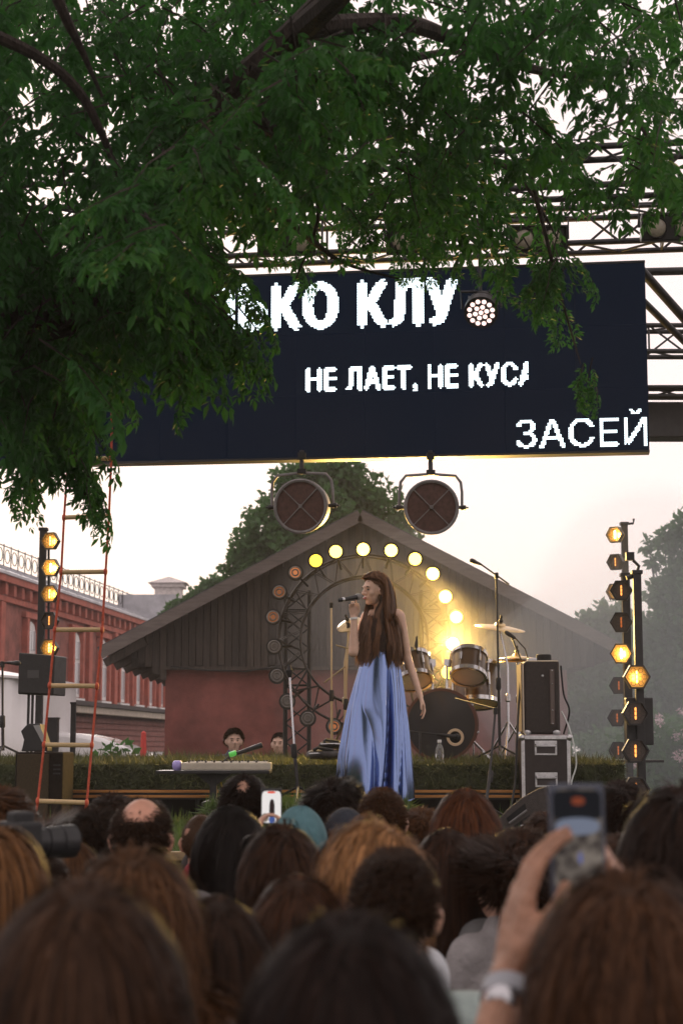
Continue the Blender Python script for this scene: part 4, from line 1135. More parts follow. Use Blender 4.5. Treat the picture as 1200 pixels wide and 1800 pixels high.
def amp():
    d = cd + .02; x0, x1 = PX(920, d), PX(985, d); z0, z1 = cz + .012, PZ(1161, d)
    TOL = mat('black_tolex', (.028, .02, .017), .55, var=.25, vscale=60, bump=.35, bscale=300)
    t = thing('guitar_amplifier', ((x0 + x1) / 2, d + .1, z0), 'black guitar amplifier standing upright on the flight case', 'amplifier')
    b = MB(); b.span(x0 + .012, x1, d, d + .36, z0, z1); b.build('cabinet', TOL, t, bevel=.018)
    b = MB(); b.span(x0 - .012, x0 + .008, d + .015, d + .34, z0 + .02, z1 - .02); b.build('grille_cloth', mat('amp_grille', (.25, .19, .13), .7, var=.3, vscale=80), t)
    b = MB(); b.tube([(x0 + .002, d + .004, z0 + .01), (x0 + .002, d + .004, z1 - .03), (x0 + .03, d + .004, z1 - .004), (x1 - .01, d + .004, z1 - .004)], .006, 6); b.build('piping', mat('cream_piping', (.6, .5, .38), .5), t, True)
    xs = PX(971, d)
    b = MB(); b.box((xs, d - .012, (z0 + z1) / 2 + .0), (.035, .014, .42)); b.build('strap_handle', mat('handle_vinyl', (.11, .08, .07), .4), t, bevel=.006)
    for z in (-.2, -.1, .1, .2):
        b = MB(); b.ell((xs, d - .02, (z0 + z1) / 2 + z), (.006, .004, .006), 8, 6); b.build('stud', CHROME, t, True)
    b = MB(); b.ell((PX(955, d), d - .004, PZ(1188, d)), (.01, .006, .01), 10, 6); b.build('button', ALU, t, True)
    for x in (x0 + .03, x1 - .03):
        b = MB(); b.ell((x, d + .01, z0 + .012), (.03, .02, .022), 12, 8); b.build('corner', ALU, t, True)
    b = MB(); b.span(PX(932, d), PX(948, d), d + .1, d + .2, z1, z1 + .025); tag(b.build('effect_pedal', mat('pedal_silver', (.6, .6, .62), .35, .6), bevel=.004), 'small silver pedal on top of the amplifier', 'pedal')
    b = MB(); b.lathe((PX(962, d), d + .16, z1), (0, 0, 1), [(0, .055), (.004, .058), (.05, .058), (.055, .05)], 18); tag(b.build('tape_roll', RUBBER, smooth=True), 'dark roll of tape on top of the amplifier', 'tape')
amp()
CABW = mat('white_cable', (.65, .68, .66), .5)
def cable(pts, r, m, label):
    ps = [Vector(p) for p in pts]; out = []
    for i in range(len(ps) - 1):
        p0, p1, p2, p3 = ps[max(i - 1, 0)], ps[i], ps[i + 1], ps[min(i + 2, len(ps) - 1)]
        for k in range(6):
            t = k / 6; out.append(.5 * ((2 * p1) + (p2 - p0) * t + (2 * p0 - 5 * p1 + 4 * p2 - p3) * t * t + (3 * p1 - p0 - 3 * p2 + p3) * t ** 3))
    out.append(ps[-1]); b = MB(); b.tube(out, r, 6); tag(b.build('cable', m, smooth=True), label, 'cable')
cable([P(986, 1250, 13.1), P(998, 1275, 13.05), P(1008, 1310, 13.0), P(1012, 1345, 13.0), P(1003, 1380, 12.98), (PX(1000, 12.9), 12.9, .51)], .006, CABW, 'pale cable hanging from the amplifier past the flight case')
cable([P(985, 1170, 13.2), P(990, 1220, 13.2), P(1000, 1250, 13.2), P(990, 1290, 13.3)], .007, RUBBER, 'black cable down the right side of the amplifier')
cable([P(916, 1180, 13.2), P(911, 1240, 13.1), P(908, 1300, 12.98), P(904, 1380, 12.9), (PX(890, 12.7), 12.7, .52)], .009, RUBBER, 'black cable bundle left of the flight case')
cable([P(385, 1360, 12.4), P(392, 1385, 12.35), P(410, 1392, 12.3), P(430, 1400, 12.2), (PX(440, 12.1), 12.1, .65)], .006, mat('yellow_cable', (.6, .45, .05), .5), 'yellow cable hanging under the keyboard table')

# ---------------------------------------------------------------- wedge monitor on the lawn
def wedge():
    d = 10.7; z0 = .5
    WM = mat('dark_grained_cabinet', (.05, .04, .036), .6, var=.25, vscale=50, bump=.4, bscale=220)
    def q(px, py): p = P(px, py, d); return p
    t = thing('stage_monitor', (PX(930, d), d, z0), 'dark wedge stage monitor lying on the lawn before the amplifier', 'speaker')
    zb = z0 + .005
    pl = [(PX(855, d), d, zb), (PX(985, d), d, zb), q(972, 1440), q(957, 1382), q(942, 1387), q(915, 1402), q(888, 1424), q(866, 1450)]
    pl = [Vector(p) for p in pl]
    ex = Vector((.27, .42, 0))
    b = MB(); b.prism(pl, ex); b.build('cabinet', WM, t, bevel=.012)
    b = MB(); b.prism([p * 1 for p in (q(957, 1382.5) + Vector((.012, .012, .002)), q(976, 1440) + Vector((.012, .012, 0)), Vector((PX(988, d), d + .012, zb + .03)), Vector((PX(988, d) + .004, d + .01, zb + .03)))], ex * .94); b.build('baffle', BLACKM, t)
    n = Vector((ex.y, -ex.x, 0)).normalized()
    n = Vector((0, -1, 0))
    for (a, c2, e_, f) in (((889, 1438), (922, 1412), (925, 1424), (894, 1447)), ((902, 1452), (930, 1432), (934, 1444), (912, 1460))):
        b = MB(); b.prism([q(*p) + n * .001 for p in (a, c2, e_, f)], n * .004); hd = b.build('handle_slot', mat('slot_black', (.004, .004, .004), .8), t)
        b = MB(); b.tube([q(*f) + n * .012, q(*e_) + n * .012], .008, 6); b.build('slot_lip', GREYP, hd, True)
    b = MB(); b.ell(q(917, 1452) + n * .012, (.014, .008, .014), 10, 6); b.build('socket', CHROME, t, True)
wedge()

# ---------------------------------------------------------------- keyboard table
def table():
    d = 12.35; zt = PZ(1354, d); xl, xr = PX(280, d), PX(476, d); xc = PX(376, d)
    t = thing('keyboard_table', (xc, d, .64), 'thin black table on one leg carrying the keyboard', 'table')
    b = MB(); b.span(xl, xr, d - .22, d + .22, zt - .022, zt); b.build('table_top', BLACKM, t, bevel=.004)
    b = MB(); b.box((xc, d, (zt + .5) / 2 - .01), (.05, .07, zt - .52)); b.build('column', BLACKM, t, bevel=.004)
    b = MB(); b.prism([(xc - .13, d - .03, zt - .023), (xc + .13, d - .03, zt - .023), (xc + .03, d - .03, zt - .1), (xc - .03, d - .03, zt - .1)], (0, .06, 0)); b.build('bracket', BLACKM, t)
    b = MB(); b.span(xc - .06, xc + .06, d - .3, d + .3, .642, .68); b.build('foot', BLACKM, t, bevel=.01)
    return zt, d
zt, td = table()
def keyboard():
    x0, x1 = PX(321, td - .05), PX(477, td - .05); CR = mat('cream_plastic', (.52, .47, .38), .5, var=.15, vscale=10)
    t = thing('keyboard', ((x0 + x1) / 2, td, zt), 'cream coloured electronic keyboard on the black table', 'keyboard')
    b = MB(); b.span(x0, x1, td - .14, td + .12, zt + .004, zt + .055); b.build('case', CR, t, bevel=.006)
    n = 26; w = (x1 - x0 - .06) / n
    W = mat('key_white', (.75, .72, .66), .3); K = mat('key_black', (.01, .01, .01), .3)
    for k in range(n):
        b = MB(); b.span(x0 + .03 + k * w + .0006, x0 + .03 + (k + 1) * w - .0006, td - .02, td + .1, zt + .0555, zt + .063); b.build('white_key', W, t)
        if k % 7 not in (2, 6):
            b = MB(); b.span(x0 + .03 + (k + .7) * w, x0 + .03 + (k + 1.3) * w, td - .02, td + .045, zt + .0635, zt + .072); b.build('black_key', K, t)
    for k in range(9):
        b = MB(); b.lathe((x0 + .05 + k * .06, td - .09, zt + .055), (0, 0, 1), [(0, .008), (.012, .007)], 8); b.build('knob', K, t, True)
keyboard()
b = MB(); c_ = P(312, 1346, td - .1); b.lathe((c_.x, c_.y, zt), (0, 0, 1), [(0, .022), (.004, .028), (.03, .038), (.055, .036), (.068, .026), (.07, .02)], 20)
tag(b.build('purple_cup', mat('lilac_plastic', (.42, .36, .75), .35), smooth=True), 'small rounded lilac cup at the left end of the keyboard', 'cup')
t = thing('table_microphone', (PX(398, td), td, zt + .055), 'black microphone with a green band tilted over the keyboard', 'microphone')
b = MB(); p_, q_ = P(410, 1327, td), P(462, 1309, td); b.lathe(p_, q_ - p_, [(0, .01), (.02, .014), (.1, .016), (.18, .019), (.215, .02), (.22, .016)], 14); b.build('body', BLACKM, t, True)
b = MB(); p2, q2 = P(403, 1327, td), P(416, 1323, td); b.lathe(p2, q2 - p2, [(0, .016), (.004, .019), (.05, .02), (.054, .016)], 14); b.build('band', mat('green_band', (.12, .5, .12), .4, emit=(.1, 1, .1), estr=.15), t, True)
b = MB(); b.tube([P(408, 1327, td), P(398, 1334, td), P(392, 1340, td)], .008, 8); b.tube([P(402, 1331, td), P(410, 1341, td)], .008, 8); b.build('clip_stand', BLACKM, t, True)

# ---------------------------------------------------------------- left side: subwoofer, speaker, posts
def sub():
    d = 12.5; x0, x1 = PX(28, d), PX(112, d); z1 = PZ(1322, d)
    t = thing('subwoofer', ((x0 + x1) / 2, d, .5), 'tall dark subwoofer box behind the rope ladder', 'speaker')
    b = MB(); b.span(x0, x1, d, d + .5, .52, z1); b.build('cabinet', mat('sub_paint', (.02, .016, .012), .9, var=.3, vscale=30, bump=.3, bscale=200, spec=.1), t, bevel=.012)
    b = MB(); b.span(x0 + .015, x1 - .1, d - .012, d - .002, .54, z1 - .015); b.build('grille', mat('sub_grille', (.05, .036, .018), .55, .5, var=.3, vscale=90), t, bevel=.004)
    for z in (.1, .13, .16):
        b = MB(); b.span(x1 - .07, x1 - .02, d - .008, d - .001, z1 - z, z1 - z + .012); b.build('vent', BLACKM, t)
    for x in (x0 + .05, x1 - .05):
        for y in (d + .06, d + .44):
            b = MB(); b.lathe((x, y, .498), (0, 0, 1), [(0, .02), (.024, .024)], 10); b.build('foot', RUBBER, t)
    # small tilted speaker on top
    t2 = thing('small_monitor', (PX(58, d), d, z1), 'small tilted monitor with pale face on the subwoofer', 'monitor')
    a = [(PX(36, d), d + .05, z1 + .005), (PX(82, d), d + .05, z1 + .005), (PX(82, d), d + .05, z1 + .03), (PX(68, d), d + .05, PZ(1272, d)), (PX(46, d), d + .05, PZ(1272, d)), (PX(34, d), d + .05, PZ(1285, d)), (PX(40, d), d + .05, PZ(1300, d))]
    b = MB(); b.prism(a, (0, .2, 0)); b.build('body', BLACKM, t2, bevel=.006)
    b = MB(); b.prism([(PX(56, d), d + .047, PZ(1275, d)), (PX(67, d), d + .047, PZ(1274, d)), (PX(80, d), d + .047, PZ(1302, d)), (PX(72, d), d + .047, PZ(1304, d))], (0, -.004, 0)); b.build('face', mat('grey_face', (.3, .3, .3), .4), t2)
sub()
def side_speaker():
    d = 14.6; x0, x1 = PX(29, d), PX(92, d); z0, z1 = PZ(1220, d), PZ(1150, d)
    t = thing('loudspeaker', (PX(52, d), d + .1, .93), 'grey loudspeaker on a thin stand at left below the lamps', 'speaker')
    b = MB(); b.prism([(x0, d, z0), (x1, d, z0 - .01), (x1 + .004, d, z1 - .01), (x0, d, z1 + .015)], (0.06, .28, 0)); b.build('cabinet', BLACKM, t, bevel=.01)
    b = MB(); b.prism([(x0 + .012, d - .003, z0 + .012), (x1 - .012, d - .003, z0 + .004), (x1 - .012, d - .003, z1 - .022), (x0 + .012, d - .003, z1 - .002)], (0, -.01, 0)); b.build('grille', mat('speaker_grille', (.035, .035, .036), .6, .3, var=.2, vscale=120), t)
    b = MB(); b.span(PX(46, d), PX(66, d), d - .018, d - .0135, PZ(1192, d), PZ(1178, d)); b.build('badge', mat('badge_grey', (.06, .06, .06), .4), t)
    for px in (45, 52): rod('stand_tube', (PX(px, d), d + .1, .935), (PX(px, d), d + .1, z0), .012, BLACKM, t)
    b = MB(); b.box((PX(49, d), d + .1, .945), (.35, .35, .02)); b.build('base', BLACKM, t)
side_speaker()
for px, yt, d, lab in ((130, 1237, 15.2, 'short black post behind the turf near the rope ladder'), (94, 1264, 14.4, 'wider black post beside the tall subwoofer')):
    a = P(px, yt, d); t = thing('post', (a.x, d, .93), lab, 'post')
    w = .045 if px > 100 else .09
    b = MB(); b.box((a.x, d, (a.z + .93) / 2), (w, w, a.z - .93)); b.build('shaft', BLACKM, t, bevel=.004)
    b = MB(); b.box((a.x, d, a.z + .006), (w + .012, w + .012, .015)); b.build('top_cap', BLACKM, t)

# ---------------------------------------------------------------- rope ladder hanging from the tree
def ladder():
    d = 11.2
    ROPE = mat('orange_rope', (.55, .09, .045), .75, var=.25, vscale=60)
    RUNG = mat('pale_rung_wood', (.58, .42, .22), .55, var=.2, vscale=6, stretch=(1, 14, 14))
    L = [(128, 380), (128, 513), (135, 610), (128, 708), (120, 806), (113, 910), (108, 1006), (97, 1107), (88, 1205), (78, 1309), (67, 1408), (60, 1450), (52, 1496)]
    Rr = [(182, 380), (184, 513), (192, 610), (197, 708), (196, 806), (192, 906), (186, 1005), (180, 1107), (171, 1206), (162, 1310), (153, 1411), (144, 1445), (138, 1494)]
    t = thing('rope_ladder', P(100, 1450, d), 'orange rope ladder with pale wooden rungs hanging from the tree', 'ladder')
    for S in (L, Rr):
        pts = [P(x, y, d) for x, y in S]; fine = []
        for i in range(len(pts) - 1):
            for k in range(8): fine.append(pts[i].lerp(pts[i + 1], k / 8))
        b = MB(); b.tube(fine + [pts[-1]], .0085, 6); b.build('rope', ROPE, t, True)
    for (xl, yl), (xr, yr) in list(zip(L, Rr))[1:11]:
        a, c = P(xl - 3, yl, d - .004), P(xr + 3, yr, d - .004); dd = (c - a).normalized()
        b = MB(); b.tube([a, a + dd * .004, c - dd * .004, c], [.013, .0155, .0155, .013], 12); rg = b.build('rung', RUNG, t, True)
        for p in (P(xl, yl, d), P(xr, yr, d)):
            b = MB(); b.ell(p + Vector((0, -.004, 0)), (.014, .024, .026), 10, 7); b.build('knot', ROPE, rg, True)
ladder()
# ================================================================== PEOPLE
SKIN = mat('skin', (0.48, 0.27, 0.19), 0.5, var=0.12, vscale=25)
SKIN_LIT = mat('skin_pale', (.62, .4, .3), .5, var=.12, vscale=25)  # lighter skin, light on the faces behind the turf put into its colour
SKIN_SHADED = mat('skin_ruddy_shaded', (.33, .165, .1), .5, var=.25, vscale=30, bump=.3, bscale=60)  # ruddy skin, with the shadow on the raised hand put into its colour
SKIN_R = mat('skin_ruddy', (0.5, 0.25, 0.17), 0.5, var=0.15, vscale=25)
HAIRC = {}
def hairm(c, rough=.5):
    c = (c[0] * .85, c[1] * .64, c[2] * .48)
    k = 'hair_%.4f_%.4f_%.4f' % c
    return mat(k, c, rough, attr='rnd', attr_amt=0.8, spec=.1)
def clothm(c, rough=.85):
    return mat('cloth_%.3f_%.3f_%.3f' % c, c, rough, var=.2, vscale=12, bump=.35, bscale=45)

def hand_prims(w, f, n, s, k=1.0, curl=(35, 40, 25), thumb=1.0, spread=.0, idx=None, palm=.082):
    """palm and five fingers: w wrist, f finger direction, n the way the palm faces, s towards the thumb"""
    w, f, n, s = Vector(w), Vector(f).normalized(), Vector(n), Vector(s)
    n = (n - f * n.dot(f)).normalized(); s2 = f.cross(n); s = s2 if s2.dot(s) > 0 else -s2
    out = []
    offs = (.028, .0095, -.009, -.026); ln = ((.042, .026, .02), (.046, .03, .022), (.043, .028, .021), (.034, .021, .018))
    for i, (o, l) in enumerate(zip(offs, ln)):
        mcp = w + (f * (palm - (.012 if i == 3 else .004 if i == 0 else 0)) + s * o) * k
        out.append(cap(w + s * (o * .6 * k) + f * .005 * k, .0135 * k, mcp, .0105 * k))
        d = (f + s * (o * spread * 10)).normalized(); p = mcp; c = curl
        if idx is not None and i == 0: c = idx
        for j, (L, a) in enumerate(zip(l, c)):
            ax = s.cross(f); sg = 1 if ax.dot(n) > 0 else -1
            d = Matrix.Rotation(R(a) * sg * -1, 3, s) @ d
            if (Matrix.Rotation(R(5) * sg * -1, 3, s) @ f).dot(n) < 0: d = Matrix.Rotation(R(2 * a) * sg, 3, s) @ d
            q = p + d * L * k; out.append(cap(p, (.0082 - .0008 * j) * k, q, (.0076 - .0008 * j) * k)); p = q
    t0 = w + (f * .018 + s * .02 + n * .004) * k; t1 = w + (f * .048 + s * .042 + n * .016 * thumb) * k; t2 = w + (f * .078 + s * .046 + n * .03 * thumb) * k; t3 = w + (f * .1 + s * .04 + n * .036 * thumb) * k
    out += [cap(t0, .015 * k, t1, .012 * k), cap(t1, .0115 * k, t2, .0095 * k), cap(t2, .0095 * k, t3, .008 * k)]
    return out

HEAD_C = Vector((0, .008, .788)); HEAD_R = np.array((.078, .098, .114))
def head_prims(c=HEAD_C, f=(0, 1, 0), k=1.0):
    c, f = Vector(c), Vector(f).normalized()
    rz = math.atan2(-f.x, f.y); rot = (Euler((0, 0, rz)).to_matrix() @ Euler((math.asin(f.z), 0, 0)).to_matrix())
    T = lambda q: c + rot @ (Vector(q) * k)
    e = lambda q, r: ell(T(q), tuple(x * k for x in r), rot)
    pr = [e((0, 0, .01), (.074, .094, .104)), e((0, -.02, .015), (.074, .078, .09)), e((0, .035, -.05), (.054, .056, .062)), e((0, .068, -.088), (.026, .024, .022)),
          e((0, .085, .028), (.05, .014, .014)), cap(T((0, .092, .012)), .008 * k, T((0, .114, -.022)), .0115 * k), e((.013, .1, -.026), (.009, .01, .008)), e((-.013, .1, -.026), (.009, .01, .008)),
          e((0, .094, -.05), (.024, .009, .006)), e((0, .092, -.062), (.021, .009, .007)), e((.036, .064, -.022), (.024, .018, .03)), e((-.036, .064, -.022), (.024, .018, .03))]
    for s in (-1, 1):
        pr += [e((s * .079, -.004, -.014), (.011, .026, .034)), e((s * .088, -.014, -.006), (.008, .016, .028))]
    return pr, T, rot
def seated(shw=.16, arms=None, lean=0.0):
    """person sitting cross legged on the lawn, facing +Y, head top at 0.9 m"""
    torso = [cap((0, -.02, .13), .15, (0, -.03, .34), .125), ell((0, -.02, .45), (shw + .015, .105, .16)), cap((-shw + .01, -.015, .575), .06, (shw - .01, -.015, .575), .06), cap((0, -.02, .575), .09, (0, -.012, .645), .062), ell((0, .03, .2), (.13, .1, .11))]
    neck = [cap((0, -.012, .62), .056, (0, .0, .72), .052)]
    hp, _, _ = head_prims()
    ar, sl = [], []
    A = arms or {}
    for s in (-1, 1):
        if s in A:
            pts, hp2 = A[s]
            sh = Vector((s * shw, -.015, .572)); el, wr = Vector(pts[0]), Vector(pts[1])
            sl.append(cap(sh, .055, el, .046)); ar += [cap(sh, .05, el, .042), cap(el, .04, wr, .026)] + hp2
        else:
            sh, el, wr = Vector((s * shw, -.015, .572)), Vector((s * (shw + .07), .02, .3)), Vector((s * .1, .22, .19))
            sl.append(cap(sh, .055, el.lerp(sh, .25), .048)); ar += [cap(sh, .05, el, .04), cap(el, .038, wr, .026)]
            ar += hand_prims(wr, (-s * .6, .6, -.3), (0, 0, -1), (-s * .3, -1, 0) if s < 0 else (0, -1, 0), 1.0)
    leg = []
    for s in (-1, 1):
        hip, kn, an = Vector((s * .1, .0, .11)), Vector((s * .34, .3, .12)), Vector((-s * .06, .4, .07))
        leg += [cap(hip, .1, kn, .062), cap(kn, .06, an, .042), cap(an, .04, an + Vector((-s * .14, .02, -.02)), .03)]
    return {'body': torso + neck + hp + ar + leg, 'shirt': torso[:4] + sl, 'legs': leg + [torso[4], cap((0, -.02, .12), .155, (0, -.02, .16), .155)]}

# ---------------------------------------------------------------- hair
def hairline(az):
    return np.interp(np.abs(np.degrees(az)), [0, 40, 75, 95, 115, 150, 180], [40, 34, 20, 10, -14, -36, -40])
def hair_mesh(name, n, L, seed, width=.0024, lift=.25, segs=6, grav=.35, wave=.0, clump=.5, puff=.012, side_part=False, elmax=None, colliders=(), C=HEAD_C, HR=HEAD_R, fringe=1.0, bald=None, capgrow=1.035, lvar=.35, line_off=0, curl=0.0, face_clear=None):
    rg = np.random.default_rng(seed)
    C = np.array(C); HR = np.array(HR)
    D = rg.normal(0, 1, (n * 4, 3)); D /= np.linalg.norm(D, axis=1)[:, None]
    def accept(D, j=0.0):
        az = np.arctan2(D[:, 0], D[:, 1]); el = np.degrees(np.arcsin(np.clip(D[:, 2], -1, 1)))
        ok = el > hairline(az) + line_off + j
        if bald is not None:
            bd = np.array(bald[0]); bd = bd / np.linalg.norm(bd); ok &= np.degrees(np.arccos(np.clip(D @ bd, -1, 1))) > bald[1] + j * 2.6 - (6 if np.ndim(j) == 0 else 0)
        return ok
    D = D[accept(D, rg.normal(0, 3, len(D)))][:n]; n = len(D)
    Wl = np.array([0, -.42, .9]); Wl /= np.linalg.norm(Wl)
    pos = C + D * HR
    fl = D - Wl * (D @ Wl)[:, None]
    if side_part:
        fr = np.clip((D[:, 1:2] + .1) * 2.2, 0, 1)
        sd = np.stack([np.sign(D[:, 0] + .02) * 1.0, -.35 * np.ones(n), -.25 * np.ones(n)], 1)
        fl = fl * (1 - fr) + sd * fr
    fl /= np.linalg.norm(fl, axis=1)[:, None] + 1e-9
    fl = fl + rg.normal(0, .22, (n, 3))
    Ls = L * (1 - lvar + 2 * lvar * rg.random(n)) if L < .2 else L * (1 - .12 * rg.random(n) ** 2 * 2)
    ds = (Ls / segs)[:, None]
    off = (rg.random((n, 1)) ** .7) * puff + .002
    fly = rg.random(n) < .05; off[fly] = off[fly] * 1.8 + .006
    v = fl + D * lift * 2
    v /= np.linalg.norm(v, axis=1)[:, None]
    P_ = [pos.copy()]
    ph = rg.random((n, 3)) * 6.28
    for k in range(segs):
        s = (k + 1) / segs
        nrm = (pos - C) / HR ** 2; nrm /= np.linalg.norm(nrm, axis=1)[:, None]
        q = np.linalg.norm((pos - C) / HR, axis=1)[:, None]
        near = np.clip(1.6 - q * 1.0, 0, 1)
        tgt = fl * (.9 * near) + nrm * lift * (1 - s) + np.array([0, 0, -1.0]) * (grav + (1 - near) * 1.2 * (grav > .2))
        v = v * .55 + tgt * .45
        if curl: v = v + np.sin(ph + s * 18) * curl
        v /= np.linalg.norm(v, axis=1)[:, None] + 1e-9
        pos = pos + v * ds
        if wave: pos = pos + np.sin(ph * .25 + s * 13)[:, :3] * wave * s * np.array([1, 1, .2])
        e = HR + off * (.4 + .6 * min(1, s * 2)) + (.006 if L > .2 else 0)
        d = (pos - C) / e; m = np.linalg.norm(d, axis=1)[:, None]
        pos = np.where(m < 1, C + d / np.maximum(m, 1e-6) * e, pos)
        for cc, cr in colliders:
            cc, cr = np.array(cc), np.array(cr) + off
            d = (pos - cc) / cr; m = np.linalg.norm(d, axis=1)[:, None]
            pos = np.where(m < 1, cc + d / np.maximum(m, 1e-6) * cr, pos)
        if face_clear:
            h = pos - C; lim = np.where(h[:, 2] > face_clear[1], 9.0, face_clear[0] + np.clip(-h[:, 2] - .16, 0, 9) * .5)
            ov = np.clip(h[:, 1] - lim, 0, 9); pos[:, 1] -= ov * .75; v[:, 1] -= (ov > 0) * .3
        P_.append(pos.copy())
    S = np.stack(P_, 1)                       # n, segs+1, 3
    if clump > 0:
        ng = max(8, n // 14); g = rg.choice(n, ng, replace=False)
        dd = ((D[:, None, :] - D[None, g, :]) ** 2).sum(-1) if n * ng < 4e6 else None
        gi = g[dd.argmin(1)] if dd is not None else rg.choice(g, n)
        wgt = (np.linspace(0, 1, segs + 1) ** 1.2 * clump)[None, :, None]
        S = S * (1 - wgt) + S[gi] * wgt
    T = np.gradient(S, axis=1); out = S - C
    side = np.cross(T, out); side /= np.linalg.norm(side, axis=2)[:, :, None] + 1e-9
    tp = np.concatenate([np.linspace(1, 1, segs - segs // 3), np.linspace(1, .25, segs + 1 - (segs - segs // 3))])[None, :, None]
    side = side * width * tp * (.6 + .8 * rg.random((n, 1, 1)))
    V = np.stack([S - side, S + side], 2).reshape(-1, 3)
    base = (np.arange(n) * (segs + 1) * 2)[:, None] + (np.arange(segs) * 2)[None, :]
    F = np.stack([base, base + 1, base + 3, base + 2], -1).reshape(-1, 4)
    A = np.repeat(np.clip(rg.normal(.5, .22, n), 0, 1), (segs + 1) * 2)
    # scalp cap underneath
    na, ne = 48, 28
    th = np.linspace(0, math.pi, ne + 1); ph2 = np.linspace(0, 2 * math.pi, na, endpoint=False)
    TH, PH = np.meshgrid(th, ph2, indexing='ij')
    G = np.stack([np.sin(TH) * np.sin(PH), np.sin(TH) * np.cos(PH), np.cos(TH)], -1).reshape(-1, 3)
    CV = C + G * HR * capgrow
    i = np.arange((ne + 1) * na).reshape(ne + 1, na); j = np.roll(i, -1, axis=1)
    CF = np.stack([i[:-1], i[1:], j[1:], j[:-1]], -1).reshape(-1, 4)
    mid = G[CF].mean(1); mid /= np.linalg.norm(mid, axis=1)[:, None] + 1e-9
    CF = CF[accept(mid, 4.0)]
    F = np.concatenate([F, CF + len(V)]); A = np.concatenate([A, np.full(len(CV), .25)]); V = np.concatenate([V, CV])
    return np_mesh(name, V, F, None, True, attr=A)

SHOULD = [((0, -.015, .545), (.225, .085, .105)), ((0, -.02, .4), (.19, .125, .26)), ((0, 0, .65), (.06, .06, .1))]
HM = {}
def hair_kind(k):
    if k in HM: return HM[k]
    if k == 'short': m = hair_mesh('hair', 4200, .042, 1, .0015, .14, 4, .12, puff=.01, clump=.3)
    elif k == 'crop': m = hair_mesh('hair', 4600, .018, 2, .0012, .25, 3, .05, puff=.004, clump=.15)
    elif k == 'mop': m = hair_mesh('hair', 4200, .085, 3, .0016, .16, 7, .3, puff=.02, wave=.003, clump=.4)
    elif k == 'curly': m = hair_mesh('hair', 4200, .07, 4, .0016, .22, 7, .15, puff=.024, curl=.32, clump=.5)
    elif k == 'long': m = hair_mesh('hair', 4200, .46, 5, .0018, .08, 18, .6, puff=.013, side_part=True, colliders=SHOULD, clump=.28, wave=.0015)
    elif k == 'long2': m = hair_mesh('hair', 4200, .36, 6, .0018, .1, 16, .6, puff=.018, side_part=True, colliders=SHOULD, clump=.35, wave=.003)
    elif k == 'near': m = hair_mesh('hair', 10000, .5, 7, .0012, .1, 18, .6, puff=.02, side_part=True, colliders=SHOULD, clump=.22, wave=.0015)
    elif k == 'wild': m = hair_mesh('hair', 8000, .34, 8, .0013, .2, 16, .5, puff=.03, side_part=True, colliders=SHOULD, clump=.35, wave=.006, curl=.2)
    elif k == 'balding': m = hair_mesh('hair', 4000, .018, 9, .0013, .15, 3, .1, puff=.005, clump=.15, bald=((0, -.35, .94), 42))
    elif k == 'spot': m = hair_mesh('hair', 4200, .03, 10, .0015, .14, 4, .12, puff=.01, clump=.3, bald=((0, -.62, .8), 15))
    elif k == 'stubble': m = hair_mesh('hair', 3000, .006, 11, .0009, .5, 2, .02, puff=.001, clump=0, capgrow=1.03)
    elif k == 'tied': m = hair_mesh('hair', 4000, .1, 12, .0014, .02, 6, .0, puff=.006, clump=.25)
    HM[k] = m
    return m

PROTO = {}
def proto(sex):
    if sex not in PROTO:
        s = seated(.172 if sex == 'm' else .148)
        PROTO[sex] = (fuse('body', s['body'], SKIN, .0095, 4), fuse('shirt', s['shirt'], None, .014, 5, grow=.014), fuse('trousers', s['legs'], None, .016, 4, grow=.012))
    return PROTO[sex]
def put(name, me, M, m, parent):
    o = bpy.data.objects.new(name, me); COL.objects.link(o)
    o.location, q, o.scale = M.decompose(); o.rotation_euler = q.to_euler()
    if m is not None:
        if not len(me.materials): me.materials.append(m)
        o.material_slots[0].link = 'OBJECT'; o.material_slots[0].material = m
    return attach(o, parent)
DENIM = clothm((.03, .04, .07))
def person(px, ytop, d, hair, hc, shirt, label, yaw=0.0, sex='f', custom=None, skin=None, z0=None, stretch=None, tilt=0.0, eyes=False):
    zt = PZ(ytop, d); add = {'long': .016, 'long2': .02, 'near': .022, 'wild': .032, 'mop': .022, 'curly': .03, 'short': .014, 'crop': .008}.get(hair, .006)
    base = 0.0 if z0 is None else z0
    s = (zt - base) / (.9 + add)
    x = PX(px, d)
    t = thing('person', (x, d, base), label, 'person', 'people sitting in the crowd' if z0 is None else 'people behind the stage')
    M = Matrix.Translation((x, d, base)) @ Matrix.Rotation(R(yaw), 4, 'Z') @ Matrix.Rotation(R(tilt), 4, 'Y') @ Matrix.Scale(s, 4)
    bo, sh, tr = custom(M) if custom else proto(sex)
    b_ = put('body', bo, M, skin or SKIN, t)
    put('shirt', sh, M, clothm(shirt), t)
    put('trousers', tr, M, DENIM, t)
    if hair in ('beanie', 'cap'): hat(hair, M, hc, t)
    elif hair: put('hair', hair_kind(hair), M, hairm(hc), t)
    if hair == 'tied':
        me = hair_mesh('hair_bun', 900, .06, 44, .003, .3, 6, .1, C=(0, -.105, .835), HR=(.042, .04, .042), curl=.4, puff=.014, line_off=-140)
        put('hair_bun', me, M, hairm(hc), t)
    if eyes:
        for sx in (-1, 1):
            b = MB(); b.ell((sx * .03, .098, .79), (.009, .006, .004), 10, 6); put('eye', b.mesh('eye', EYE, True), M, None, t)
            b = MB(); b.ell((sx * .032, .1, .812), (.02, .006, .004), 10, 6); put('eyebrow', b.mesh('eyebrow', BROW, True), M, None, t)
    return t, M
EYE = mat('dark_eye', (.02, .015, .012), .2); BROW = mat('brow', (.05, .035, .025), .8)
